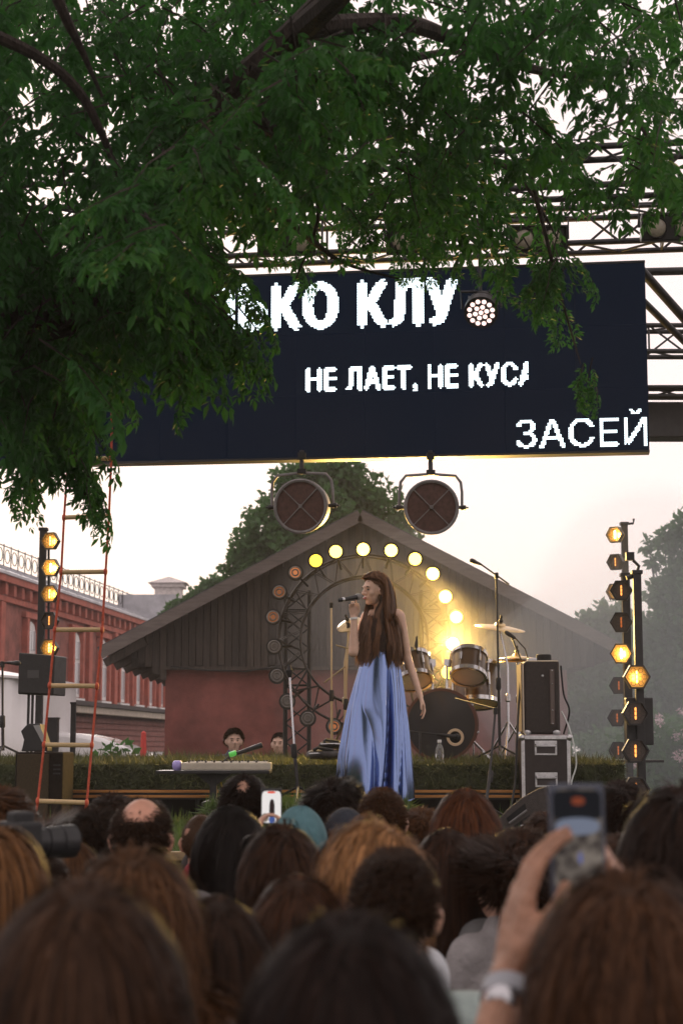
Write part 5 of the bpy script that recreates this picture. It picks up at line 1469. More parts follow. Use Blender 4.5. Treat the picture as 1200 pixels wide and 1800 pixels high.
def hat(kind, M, col, t):
    m = clothm(col)
    n = 56; ne = 16; V, F = [], []
    for i in range(ne + 1):
        th = (math.pi * .57) * i / ne
        for k in range(n):
            a = 2 * math.pi * k / n; rr = 1.12 + (.012 * math.cos(a * n / 4) if kind == 'beanie' else 0) + (.03 if kind == 'beanie' and i > ne - 4 else 0)
            q = Vector((math.sin(th) * math.sin(a) * HEAD_R[0] * rr, math.sin(th) * math.cos(a) * HEAD_R[1] * rr, math.cos(th) * HEAD_R[2] * rr))
            V.append(Vector(HEAD_C) + Euler((R(8), 0, 0)).to_matrix() @ q)
    for i in range(ne):
        for k in range(n): F.append((i * n + k, (i + 1) * n + k, (i + 1) * n + (k + 1) % n, i * n + (k + 1) % n))
    b = MB(); b.add(V, F)
    if kind == 'cap':
        pr = [Vector(HEAD_C) + Vector((.075 * math.sin(a), .085 + .085 * math.cos(a), .02)) for a in [R(-80 + 20 * k) for k in range(9)]]
        b.prism(pr, (0, 0, .008))
    o = put('hat', b.mesh('hat', m, True), M, m, t); o.modifiers.new('s', 'SOLIDIFY').thickness = .006
    if kind == 'cap': put('hair', hair_kind('crop'), M, hairm((.03, .02, .015)), t)

DBR, BR_, LBR, BLK, AUB, BLD = (.022, .013, .009), (.045, .025, .014), (.085, .05, .027), (.009, .008, .008), (.06, .026, .013), (.2, .115, .05)
CROWD = [
    # px, ytop, depth, hair, colour, shirt, sex, yaw, label
    (152, 1535, 1.95, 'near', (.05, .032, .022), (.45, .35, .4), 'f', 4, 'blurred nearest head with long brown hair at lower left'),
    (612, 1590, 1.8, 'near', (.014, .009, .008), (.05, .05, .06), 'f', -3, 'blurred nearest head with very dark hair at the bottom centre'),
    (238, 1478, 2.9, 'wild', (.085, .052, .03), (.1, .08, .07), 'f', 0, 'blurred curly brown head behind the nearest left one'),
    (385, 1572, 3.2, 'long', (.03, .019, .013), (.5, .42, .5), 'f', 6, 'long dark haired head between the two nearest heads'),
    (524, 1535, 3.5, 'long', (.05, .028, .017), (.1, .1, .12), 'f', 0, 'long brown haired head with round crown above the nearest dark one'),
    (692, 1493, 3.2, 'crop', (.035, .024, .018), (.35, .42, .4), 'm', -8, 'man with cropped dark hair in a pale green hoodie'),
    (662, 1436, 3.6, 'mop', (.32, .21, .115), (.6, .62, .66), 'm', 62, 'blond man in sunglasses turned to the left'),
    (497, 1444, 4.2, 'mop', (.035, .02, .012), (.55, .57, .62), 'm', 12, 'person with tousled dark brown hair and striped pale collar'),
    (408, 1414, 5.2, 'long', BLK, (.012, .012, .014), 'f', 0, 'woman with straight black hair and black top'),
    (251, 1401, 5.0, 'balding', (.035, .024, .018), (.12, .11, .11), 'm', 0, 'balding man with shiny crown at left'),
    (354, 1432, 6.6, 'stubble', (.1, .07, .05), (.3, .03, .04), 'm', -6, 'shaven headed man in a dark red shirt'),
    (198, 1399, 6.7, 'short', (.03, .02, .015), (.06, .05, .05), 'm', 0, 'dark haired head just left of the balding man, nearer the stage'),
    (172, 1424, 5.6, 'short', (.02, .014, .01), (.05, .05, .06), 'm', 10, 'dark haired head low at left of the balding man'),
    (93, 1446, 5.8, 'tied', (.06, .036, .022), (.16, .12, .1), 'f', -55, 'woman with tied hair turned to the right at left'),
    (-4, 1447, 3.6, 'long2', (.14, .085, .042), (.5, .52, .56), 'f', -12, 'long fair haired woman holding a camera at the left edge'),
    (66, 1496, 4.8, 'short', (.03, .02, .015), (.06, .06, .06), 'f', 0, 'dark head under the camera at left'),
    (6, 1388, 5.6, 'short', (.07, .04, .022), (.4, .05, .05), 'm', 0, 'brown haired head cut by the left edge, above the camera'),
    (30, 1418, 6.4, 'curly', (.045, .025, .016), (.2, .2, .22), 'f', 0, 'small brown head right beside the left edge'),
    (429, 1367, 6.9, 'spot', (.016, .011, .009), (.06, .05, .05), 'm', 0, 'front row man with a small bald spot under the keyboard'),
    (586, 1368, 6.5, 'curly', (.016, .011, .009), (.08, .07, .07), 'm', -20, 'front row head with dark curly hair left of the skirt'),
    (671, 1386, 6.2, 'crop', (.07, .042, .024), (.1, .09, .09), 'm', 0, 'short brown haired head in front of the hem of the skirt'),
    (608, 1424, 5.9, 'cap', (.016, .02, .03), (.12, .12, .14), 'm', 6, 'head in a dark navy cap between curly and brown heads'),
    (817, 1384, 5.8, 'long', (.085, .038, .018), (.2, .2, .2), 'f', -4, 'front row woman with long reddish brown hair under the boom stand'),
    (784, 1455, 5.1, 'long', (.035, .02, .013), (.22, .19, .13), 'f', 4, 'long dark brown haired woman right of the blond man'),
    (820, 1456, 6.0, 'short', (.035, .02, .013), (.1, .1, .1), 'f', 0, 'small dark head behind the long dark brown haired woman'),
    (849, 1465, 5.4, 'long2', (.04, .022, .014), (.1, .16, .25), 'f', 0, 'dark brown head with blue collar left of the tied bun'),
    (880, 1497, 4.9, 'tied', (.03, .018, .012), (.3, .28, .28), 'f', 26, 'woman with dark hair in a bun beside the raised hand'),
    (912, 1458, 5.0, 'curly', (.04, .024, .016), (.15, .15, .15), 'f', 0, 'curly brown head behind the raised phone hand'),
    (1092, 1377, 6.2, 'short', (.02, .013, .01), (.04, .08, .25), 'm', -10, 'dark short haired head in blue under the front lamp pole'),
    (1190, 1376, 3.4, 'mop', (.02, .013, .01), (.05, .14, .16), 'm', -5, 'large dark head in teal at the right edge'),
    (742, 1424, 6.5, 'short', (.1, .06, .035), (.2, .2, .22), 'm', 0, 'light brown head between the skirt and the long reddish hair'),
    (958, 1432, 6.6, 'short', (.05, .03, .02), (.3, .3, .32), 'm', 8, 'brown head left of the raised phone, before the wedge monitor'),
    (128, 1472, 5.2, 'long2', (.09, .055, .03), (.3, .26, .24), 'f', 0, 'light brown haired head right of the big camera lens'),
    (1098, 1468, 4.6, 'curly', (.06, .036, .024), (.2, .2, .2), 'f', 0, 'brown head low between the phone and the right edge head'),
]
for px, yt, d, hk, hc, sc_, sex, yaw, lab in CROWD:
    person(px, yt, d, hk, hc, sc_, lab, yaw, sex, skin=SKIN_R if hk in ('balding', 'stubble') else None)
person(411, 1281, 18.3, 'short', (.11, .085, .06), (.05, .07, .12), 'fair haired man in navy looking over the turf behind the keyboard', 190, 'm', z0=.33, eyes=True, skin=SKIN_LIT)
person(491, 1288, 18.6, 'crop', (.05, .038, .03), (.1, .1, .11), 'cropped haired man looking over the turf beside the truss leg', 170, 'm', z0=.3, eyes=True, skin=SKIN_LIT)

# sunglasses of the blond man
def sunglasses():
    d = 3.6; s = (PZ(1436, d)) / .93
    M = Matrix.Translation((PX(662, d), d, 0)) @ Matrix.Rotation(R(62), 4, 'Z') @ Matrix.Scale(s, 4)
    t = thing('sunglasses', M @ Vector((0, .11, .79)), 'dark sunglasses worn by the blond man', 'glasses')
    for sx in (-1, 1):
        b = MB(); b.ell((sx * .034, .108, .79), (.028, .006, .021), 14, 8); put('lens', b.mesh('lens', mat('dark_lens', (.008, .008, .01), .1), True), M, None, t)
        b = MB(); b.tube([(sx * .062, .1, .795), (sx * .078, .05, .795), (sx * .082, -.01, .785)], .003, 6); put('temple', b.mesh('temple', RUBBER, True), M, None, t)
    b = MB(); b.tube([(-.01, .116, .793), (.01, .116, .793)], .003, 6); put('bridge', b.mesh('bridge', RUBBER), M, None, t)
sunglasses()

# ---------------------------------------------------------------- phones
def phone(c, yaw, w, h, label, glow, tilt=0.0):
    M = Matrix.Translation(c) @ Matrix.Rotation(R(yaw), 4, 'Z') @ Matrix.Rotation(R(tilt), 4, 'X')
    t = thing('phone', c, label, 'phone')
    b = MB(); b.box((0, 0, 0), (w, .009, h)); o = put('case', b.mesh('case', mat('phone_case_%d' % int(w * 1e4), (.05, .06, .09) if w > .074 else (.015, .015, .017), .4), False), M, None, t)
    bv = o.modifiers.new('b', 'BEVEL'); bv.width = .004; bv.segments = 3
    def quad(nm, x0, x1, z0, z1, col, e, k):
        b = MB(); y = -.0046 - .0002 * k; cx_, cz_, rx_, rz_ = (x0 + x1) / 2 * w, (z0 + z1) / 2 * h, (x1 - x0) / 2 * w, (z1 - z0) / 2 * h; pw = .3 if nm in ('screen', 'screen_top') else .8
        pc = [(cx_ + rx_ * math.copysign(abs(math.cos(a)) ** pw, math.cos(a)), y, cz_ + rz_ * math.copysign(abs(math.sin(a)) ** pw, math.sin(a))) for a in [k2 * math.pi / 14 + .05 for k2 in range(28)]]
        b.add([M @ Vector(q) for q in pc], [tuple(range(28))])
        b.build(nm, emis('%s_%s' % (nm, label[:6]), col, e), t)
    return quad, t, M
q, t_, _ = phone(P(477, 1417, 5.85), 0, .07, .118, 'phone held up in the crowd filming the singer', 1)
q('screen', -.46, .46, -.47, .43, (.9, .86, .84), .85, 1)
q('screen_singer', -.1, .16, -.4, .2, (.03, .02, .02), 1, 2)
q('screen_skirt', -.12, .18, -.47, -.3, (.1, .2, .6), .6, 3)
q('screen_stage', -.46, -.14, -.44, -.2, (.25, .2, .15), .8, 2)
q('screen_button', -.2, .2, .36, .42, (.9, .1, .05), .8, 2)
q, t_, _ = phone(P(1014, 1478, 2.42), 3, .078, .158, 'blurred phone in a blue case held up at right', 1, tilt=-4)
q('screen', -.44, .44, -.47, .46, (.4, .33, .27), .32, 1)
_m = MATS['screen_blurre']; _n, _l = _m.node_tree.nodes, _m.node_tree.links
_nz = _n.new('ShaderNodeTexNoise'); _nz.inputs['Scale'].default_value = 55; _rp = _n.new('ShaderNodeValToRGB'); _tc = _n.new('ShaderNodeTexCoord')
_rp.color_ramp.elements[0].color = (.1, .08, .075, 1); _rp.color_ramp.elements[0].position = .38; _rp.color_ramp.elements[1].color = (.5, .42, .36, 1); _rp.color_ramp.elements[1].position = .66
_l.new(_tc.outputs['Object'], _nz.inputs[0]); _l.new(_nz.outputs[0], _rp.inputs[0]); _l.new(_rp.outputs[0], _n['Emission'].inputs[0])
q('screen_top', -.44, .44, .18, .44, (.012, .012, .014), 1, 2)
q('screen_red', -.1, .14, .31, .38, (.5, .12, .06), .35, 3)
q('screen_sky', -.4, .4, .05, .2, (.4, .45, .6), .35, 3)
q('screen_blue', .0, .07, -.2, -.1, (.25, .3, .75), .35, 3)

def phone_holder(M):
    Mi = M.inverted()
    lw = Mi @ P(893, 1715, 2.3); le = Mi @ P(838, 1990, 2.12)
    hl = hand_prims(lw, Mi.to_3x3() @ Vector((.2, .3, 1)), (1, .35, -.1), (0, -1, .3), 1.25, (8, 22, 18), 1.0, spread=.5)
    rw = Mi @ (P(1110, 1640, 2.5)); re = Mi @ P(1230, 1900, 2.2)
    hr = hand_prims(rw, Mi.to_3x3() @ Vector((-.22, .1, 1)), (-1, .2, 0), (0, -1, .3), 1.1, (20, 40, 30), 1.0)
    s = seated(.16, {-1: ((le, lw), hl), 1: ((re, rw), hr)})
    return (fuse('body', s['body'], SKIN_R, .006, 4), fuse('shirt', s['shirt'], None, .014, 5, grow=.014), proto('f')[2])
pt_, pM = person(1092, 1512, 2.15, 'wild', (.07, .042, .026), (.07, .07, .085), 'blurred brown haired person at right raising a phone, watch on wrist', -6, 'f', custom=phone_holder, skin=SKIN_SHADED)
wc = P(893, 1752, 2.275); wd = (P(900, 1735, 2.28) - P(845, 1990, 2.12)).normalized()
t_ = thing('wristwatch', wc, 'grey wristwatch on the raised wrist at lower right', 'watch')
b = MB(); b.lathe(wc - wd * .012, wd, [(0, .031), (.0, .036), (.024, .036), (.024, .031)], 28); b.build('strap', mat('grey_strap', (.3, .31, .34), .45), t_, True)
b = MB(); b.lathe(wc + Vector((-.012, -.032, 0)), (-.3, -1, .1), [(0, .02), (.006, .02), (.009, .016)], 18); b.build('dial', mat('dial_steel', (.5, .5, .52), .25, .9), t_, True)

def phone_fan(M):
    Mi = M.inverted(); A = {}
    for s, px in ((-1, 459), (1, 496)):
        w = Mi @ P(px + s * 10, 1492, 5.78); e = Mi @ (P(px + s * 40, 1590, 5.62))
        A[s] = ((e, w), hand_prims(w, (-s * .12, .2, 1), (-s, .25, 0), (0, -1, 0), .85, (15, 35, 30)))
    q = seated(.16, A)
    return (fuse('body', q['body'], SKIN, .0075, 4), fuse('shirt', q['shirt'], None, .014, 5, grow=.014), proto('f')[2])
person(528, 1422, 5.2, 'beanie', (.07, .16, .18), (.08, .1, .1), 'person in a teal beanie holding up a phone', 14, 'f', custom=phone_fan)

# camera held by the fair woman at left
def photo_camera():
    c = P(42, 1478, 4.35)
    t = thing('photo_camera', c, 'black photo camera with big lens held up at the left edge', 'camera')
    M = Matrix.Translation(c) @ Matrix.Rotation(R(-52), 4, 'Z')
    b = MB(); b.box((-.02, 0, 0), (.135, .06, .095)); b.box((-.02, 0, .055), (.055, .055, .035)); b.box((-.08, .02, -.005), (.03, .05, .085)); xf(b, M); b.build('body', RUBBER, t, bevel=.008)
    b = MB(); b.lathe((0, .03, -.005), (0, 1, 0), [(0, .034), (.03, .034), (.032, .038), (.07, .038), (.072, .042), (.11, .042), (.112, .036), (.1, .03)], 24); xf(b, M); b.build('lens', BLACKM, t, True)
    b = MB(); b.tube([M @ Vector((-.09, 0, .03)), M @ Vector((-.12, -.04, -.1)), M @ Vector((-.1, -.12, -.22))], .006, 6); b.build('strap', mat('red_strap', (.5, .05, .04), .7), t, True)
photo_camera()

# ---------------------------------------------------------------- the singer
def singer():
    S0 = Vector((PX(659, 12.3), 12.3, .64))
    t = thing('person', S0, 'singer with very long brown hair in a shiny blue skirt, microphone at her mouth', 'person')
    M = Matrix.Translation(S0)
    f = Vector((-.87, -.48, -.07)).normalized(); hc = Vector((.008, -.01, 1.54))
    hp, HT, hrot = head_prims(hc, f, .97)
    w1, f1 = Vector((-.15, -.128, 1.335)), Vector((-.1, .04, 1))
    micA, micB = Vector((-.262, -.225, 1.448)), Vector((-.095, -.12, 1.487))
    md = (micB - micA).normalized()
    hR = hand_prims(w1, f1, (0, -1, .1), md, .92, (38, 62, 48), .8, idx=(4, 6, 6))
    w2 = Vector((.322, -.05, .775))
    hL = hand_prims(w2, (.28, -.12, -.95), (-.9, -.2, -.3), (-.2, -1, 0), .95, (10, 22, 18), .9, spread=.6)
    torso = [cap((.03, 0, .93), .12, (.04, 0, 1.07), .1), ell((.05, 0, 1.2), (.125, .085, .13)), ell((.045, -.045, 1.235), (.1, .06, .055)), cap((-.04, -.01, 1.36), .042, (.165, .0, 1.365), .042), cap((.06, .0, 1.36), .06, (.045, 0, 1.41), .045)]
    body = torso + [cap((.05, .0, 1.38), .046, (.02, -.006, 1.48), .043)] + hp + [
        cap((.175, .0, 1.35), .046, (.232, .02, 1.06), .033), cap((.232, .02, 1.06), .034, w2, .022), cap((-.055, -.02, 1.35), .044, (-.155, -.135, 1.085), .034), cap((-.155, -.135, 1.085), .036, w1, .022),
        cap((-.03, 0, .9), .075, (-.06, -.03, .5), .055), cap((-.06, -.03, .5), .052, (-.125, -.02, .09), .035), cap((-.125, -.02, .07), .036, (-.15, -.14, .035), .03),
        cap((.085, 0, .9), .075, (.09, -.02, .5), .055), cap((.1, -.02, .5), .052, (.11, 0, .09), .035), cap((.11, 0, .07), .036, (.13, -.12, .035), .03)] + hR + hL
    put('body', fuse('body', body, SKIN, .0055, 3), M, mat('singer_skin_lit', (.66, .43, .32), .45, var=.08, vscale=20), t)  # front spotlight on her skin put into this lighter colour
    put('bodice', fuse('bodice', [torso[1], torso[2], cap((.042, 0, 1.05), .095, (.046, 0, 1.14), .1)], None, .009, 4, grow=.008), M, mat('dark_satin', (.03, .016, .018), .4), t)
    for s, q in ((-1, (.0, -.07, 1.3)), (1, (.125, -.06, 1.3))):
        b = MB(); a = Vector(q); b.tube([a + Vector((0, -.005, -.05)), a + Vector((.01, .02, .06)), a + Vector((.015, .075, .11)), a + Vector((.01, .13, .05))], .006, 6); put('strap', b.mesh('strap', mat('lilac_strap', (.35, .22, .32), .4), True), M, None, t)
    for s in (-1, 1):
        b = MB(); b.ell(HT((s * .031, .083, .004)), (.011, .009, .006), 10, 6, hrot); put('eye', b.mesh('eye', EYE, True), M, None, t)
        b = MB(); b.ell(HT((s * .033, .09, .026)), (.019, .006, .004), 10, 6, hrot); put('eyebrow', b.mesh('eyebrow', BROW, True), M, None, t)
    b = MB(); b.ell(HT((0, .1, -.056)), (.022, .008, .01), 12, 7, hrot); put('lips', b.mesh('lips', mat('lips', (.42, .13, .12), .35), True), M, None, t)
    # skirt: a satin lathe with deep folds
    nz, na = 110, 260
    Z = np.linspace(1.1, .035, nz)[:, None]; TH = np.linspace(0, 2 * np.pi, na, endpoint=False)[None, :]
    sq = (1.1 - Z) / 1.065
    hw = .12 + .135 * (1 - (1 - sq) ** 1.9); hy = .112 + .062 * (1 - (1 - sq) ** 1.5)
    cx = np.interp(-Z, [-1.1, -.69, -.36, -.035], [.04, .014, .004, 0])
    s = (1.1 - Z) / 1.065
    rg = np.random.default_rng(5)
    w = TH + .42 * np.sin(TH * 2 + 1.0 + s * 1.2) + .1 * np.sin(s * 4 + TH * 3)
    fold = np.sin(w * 3 + .4) * .22 + np.sin(w * 5 + 1.4) * .4 + np.sin(w * 8 + 2.1 + s * .5) * .4 + np.sin(w * 13 + 4 - s * .4) * .17
    fl_ = lambda k, p: 1.25 * np.abs(np.sin(w * k / 2 + p)) ** .9 - .8
    fold = .55 * fl_(6, 1.2 + s * .3) + .5 * fl_(9, .5 - s * .45) + .07 * np.sin(w * 14 + s * 2)
    amp = .008 + .105 * np.clip(s - .02, 0, 1) ** .8
    crease = .004 * np.sin(TH * 4 + s * 16) * np.exp(-((s - .35) / .22) ** 2) + .005 * np.sin(TH * 9 - s * 20 + 1) * np.exp(-((s - .3) / .2) ** 2) + .002 * np.sin(TH * 23 + s * 12) * s
    k = 1 + fold * amp / .2
    X = cx + hw * np.cos(TH) * (1 + (k - 1) * .75); Y = hy * np.sin(TH) * (1 + (k - 1) * 1.5) - .02
    Zz = Z + .02 * np.sin(TH * 3 + 1) * s ** 3 + 0 * TH
    V = np.stack([X, Y, Zz], -1).reshape(-1, 3)
    i = np.arange(nz * na).reshape(nz, na); j = np.roll(i, -1, 1)
    F = np.stack([i[:-1], i[1:], j[1:], j[:-1]], -1).reshape(-1, 4)
    SAT = mat('blue_satin', (.19, .26, .47), .19, .97)
    o = put('skirt', np_mesh('skirt', V, F, SAT, True), M, None, t); o.modifiers.new('s', 'SOLIDIFY').thickness = .002
    # hair, combed in head space then turned with the head
    yaw = math.atan2(-f.x, f.y); Rz = Matrix.Rotation(yaw, 4, 'Z')
    inv = Rz.inverted()
    loc = lambda q: tuple(inv @ (Vector(q) - hc))
    col = [(loc((.05, 0, 1.17)), (.12, .12, .2)), (loc((.035, 0, 1.42)), (.05, .05, .1))]
    hm = hair_mesh('hair', 5200, .6, 77, .0032, .1, 22, .75, wave=.0045, clump=.55, puff=.03, face_clear=(-.005, .075), side_part=True, colliders=col, C=(0, 0, .012), HR=(.078, .097, .11), line_off=-4)
    HMT = mat('singer_hair', (.17, .082, .04), .36, attr='rnd', attr_amt=.85, spec=.3, trans=.3, tcol=(.3, .15, .05))
    put('hair', hm, M @ Matrix.Translation(hc) @ Rz, HMT, t)
    # loose locks falling over both shoulders to the waist
    rg = np.random.default_rng(9); TONE = []
    def locks(n, ctrl):
        U = rg.random((n, len(ctrl), 3)); cl = rg.integers(0, 13, (n, 1)); u0 = (cl + .5 + (rg.random((n, 1)) - .5) * .75) / 13; tone = np.random.default_rng(len(ctrl) + n).random(13)[cl]; TONE.append(tone)
        pts = np.stack([np.array(c[0]) + (np.array(c[1]) - np.array(c[0])) * (.82 * u0 + .18 * U[:, k]) for k, c in enumerate(ctrl)], 1)
        pts[:, -1, 2] = ctrl[-1][0][2] - .04 + (ctrl[-1][1][2] - ctrl[-1][0][2] + .09) * rg.random(n)
        pts[:, -1, 0] += rg.normal(0, .012, n)
        out = []
        K = pts.shape[1]
        for i in range(K - 1):
            p0, p1, p2, p3 = pts[:, max(i - 1, 0)], pts[:, i], pts[:, i + 1], pts[:, min(i + 2, K - 1)]
            for q in np.linspace(0, 1, 6, endpoint=False): out.append(.5 * (2 * p1 + (p2 - p0) * q + (2 * p0 - 5 * p1 + 4 * p2 - p3) * q * q + (3 * p1 - p0 - 3 * p2 + p3) * q ** 3))
        out.append(pts[:, -1]); S = np.stack(out, 1)
        ph = cl * 1.7 + rg.random((n, 1)) * .5; S[:, :, 1] += (np.sin(cl * 2.3) * .014) * np.linspace(0, 1, S.shape[1])[None, :]; s_ = np.linspace(0, 1, S.shape[1])[None, :]
        S[:, :, 0] += np.sin(ph + s_ * 22) * .009 * s_; S[:, :, 1] += np.cos(ph + s_ * 22) * .006 * s_
        return S
    S = np.concatenate([locks(1500, [((0, -.045, 1.64), (.05, .0, 1.655)), ((.035, -.088, 1.57), (.085, -.06, 1.6)), ((.035, -.095, 1.46), (.1, -.06, 1.46)), ((-.01, -.11, 1.36), (.12, -.07, 1.36)), ((-.03, -.14, 1.22), (.16, -.1, 1.22)), ((-.05, -.135, 1.0), (.19, -.09, 1.1))]),
                        locks(1000, [((-.02, -.02, 1.648), (.02, .03, 1.65)), ((-.045, .05, 1.58), (-.01, .08, 1.58)), ((-.05, .03, 1.47), (.0, .06, 1.47)), ((-.085, -.06, 1.37), (-.02, -.03, 1.37)), ((-.11, -.13, 1.24), (.0, -.11, 1.24)), ((-.135, -.13, 1.02), (-.01, -.12, 1.14))])])
    n_, K_ = S.shape[:2]
    T = np.gradient(S, axis=1); sd = np.cross(T, np.array([0.15, -1, 0.1])); sd /= np.linalg.norm(sd, axis=2)[:, :, None] + 1e-9
    sd = sd * (.0016 + .002 * rg.random((n_, 1, 1))) * np.linspace(1.1, .35, K_)[None, :, None]
    V = np.stack([S - sd, S + sd], 2).reshape(-1, 3); base = (np.arange(n_) * K_ * 2)[:, None] + (np.arange(K_ - 1) * 2)[None, :]
    F = np.stack([base, base + 1, base + 3, base + 2], -1).reshape(-1, 4)
    put('hair_locks', np_mesh('hair_locks', V, F, None, True, attr=np.repeat(np.clip(np.concatenate(TONE)[:, 0] + rg.normal(0, .18, n_), 0, 1), K_ * 2)), M, HMT, t)
    for fx in (-.125, .11):
        pr = [cap((fx - .01, .02, .05), .04, (fx - .02, -.15, .03), .032)]
        put('shoe', fuse('shoe', pr, None, .008, 2, grow=.006), M, mat('black_leather', (.012, .012, .012), .3), t)
    b = MB(); q = Vector((-.151, -.13, 1.318)); b.lathe(q, f1, [(0, .024), (.0, .0275), (.016, .0275), (.016, .024)], 18); put('bracelet', b.mesh('bracelet', mat('white_band', (.75, .73, .7), .4), True), M, None, t)
    m = thing('handheld_microphone', S0 + micA, 'black and silver microphone held by the singer', 'microphone')
    b = MB(); L = (micB - micA).length; b.lathe(micA, md, [(0, .008), (.004, .014), (.03, .0155), (L - .055, .0175), (L - .045, .019)], 18); put('body', b.mesh('body', BLACKM, True), M, None, m)
    b = MB(); b.lathe(micA + md * .03, md, [(0, .0162), (.01, .0168), (.02, .0164)], 18, caps=False); put('band', b.mesh('band', ALU, True), M, None, m)
    b = MB(); b.lathe(micA + md * (L - .046), md, [(0, .019), (.004, .025), (.024, .0255), (.042, .019), (.05, .006)], 18); put('grille', b.mesh('grille', mat('mic_grille', (.45, .44, .43), .35, .9, bump=.8, bscale=600, var=.3, vscale=400), True), M, None, m)
singer()
# ================================================================== THE BIG MAPLE OVERHEAD
LEAFM = mat('maple_leaf', (0.03, 0.092, 0.026), 0.5, attr='rnd', attr_amt=0.95, trans=0.42, tcol=(0.06, 0.21, 0.035), spec=.16)
def compound_leaf(rg, L):
    """rachis with five to seven drooping pointed leaflets; returns leaflet quads (k,2 faces)"""
    out = []
    npair = rg.integers(2, 4)
    def leaflet(p, d, up, l):
        d = d / np.linalg.norm(d); s = np.cross(d, up); s /= np.linalg.norm(s) + 1e-9; n = np.cross(s, d)
        w = l * rg.uniform(.17, .23); bend = l * rg.uniform(.05, .16)
        a = p; t = p + d * l - n * bend
        m1, m2 = p + d * l * .38, p + d * l * .7 - n * bend * .5
        f1 = n * w * .35
        out.append((a, m1 + s * w + f1, m2 + s * w * .72 + f1 * .6, t)); out.append((a, t, m2 - s * w * .72 + f1 * .6, m1 - s * w + f1))
    return leaflet, out, npair
def make_spray(seed, L=.44):
    rg = np.random.default_rng(seed)
    quads = []; tw = []
    n = 9; p = np.zeros(3); d = np.array([1.0, 0, .1]); az = 0
    for i in range(n):
        tw.append(p.copy())
        d = d + np.array([0, rg.normal(0, .14), -.07]); d /= np.linalg.norm(d)
        p = p + d * L / n
        for sgn in ((-1, 1) if i < n - 1 else (-1, 0, 1)):
            if i < 1: continue
            side = np.cross(d, [0, 0, 1.0]); side /= np.linalg.norm(side) + 1e-9
            ld = side * sgn * rg.uniform(.6, 1) + d * rg.uniform(.3, .9) + np.array([0, 0, rg.uniform(-.55, .1)]); ld /= np.linalg.norm(ld)
            rl = rg.uniform(.07, .13)
            leaflet, out, npair = compound_leaf(rg, rl)
            q = p.copy(); dd = ld.copy()
            for j in range(npair):
                dd = dd + np.array([0, 0, -.13]); dd /= np.linalg.norm(dd); q = q + dd * rl / npair
                s2 = np.cross(dd, [0, 0, 1.0]); s2 /= np.linalg.norm(s2) + 1e-9
                for sg in (-1, 1):
                    leaflet(q, dd * .55 + s2 * sg * .8 + np.array([0, 0, -.3]) + rg.normal(0, .25, 3), np.array([0, 0, 1.0]) + rg.normal(0, .4, 3), rg.uniform(.042, .072))
            leaflet(q + dd * .01, dd + np.array([0, 0, -.3]) + rg.normal(0, .12, 3), np.array([0, 0, 1.0]) + rg.normal(0, .4, 3), rg.uniform(.055, .085))
            quads += out
    tw.append(p.copy())
    return np.array(quads), np.array(tw)
SPR = [make_spray(100 + k) for k in range(10)]
def inpoly(p, poly):
    x, y = p; c = False; j = len(poly) - 1
    for i in range(len(poly)):
        xi, yi = poly[i]; xj, yj = poly[j]
        if (yi > y) != (yj > y) and x < (xj - xi) * (y - yi) / (yj - yi) + xi: c = not c
        j = i
    return c
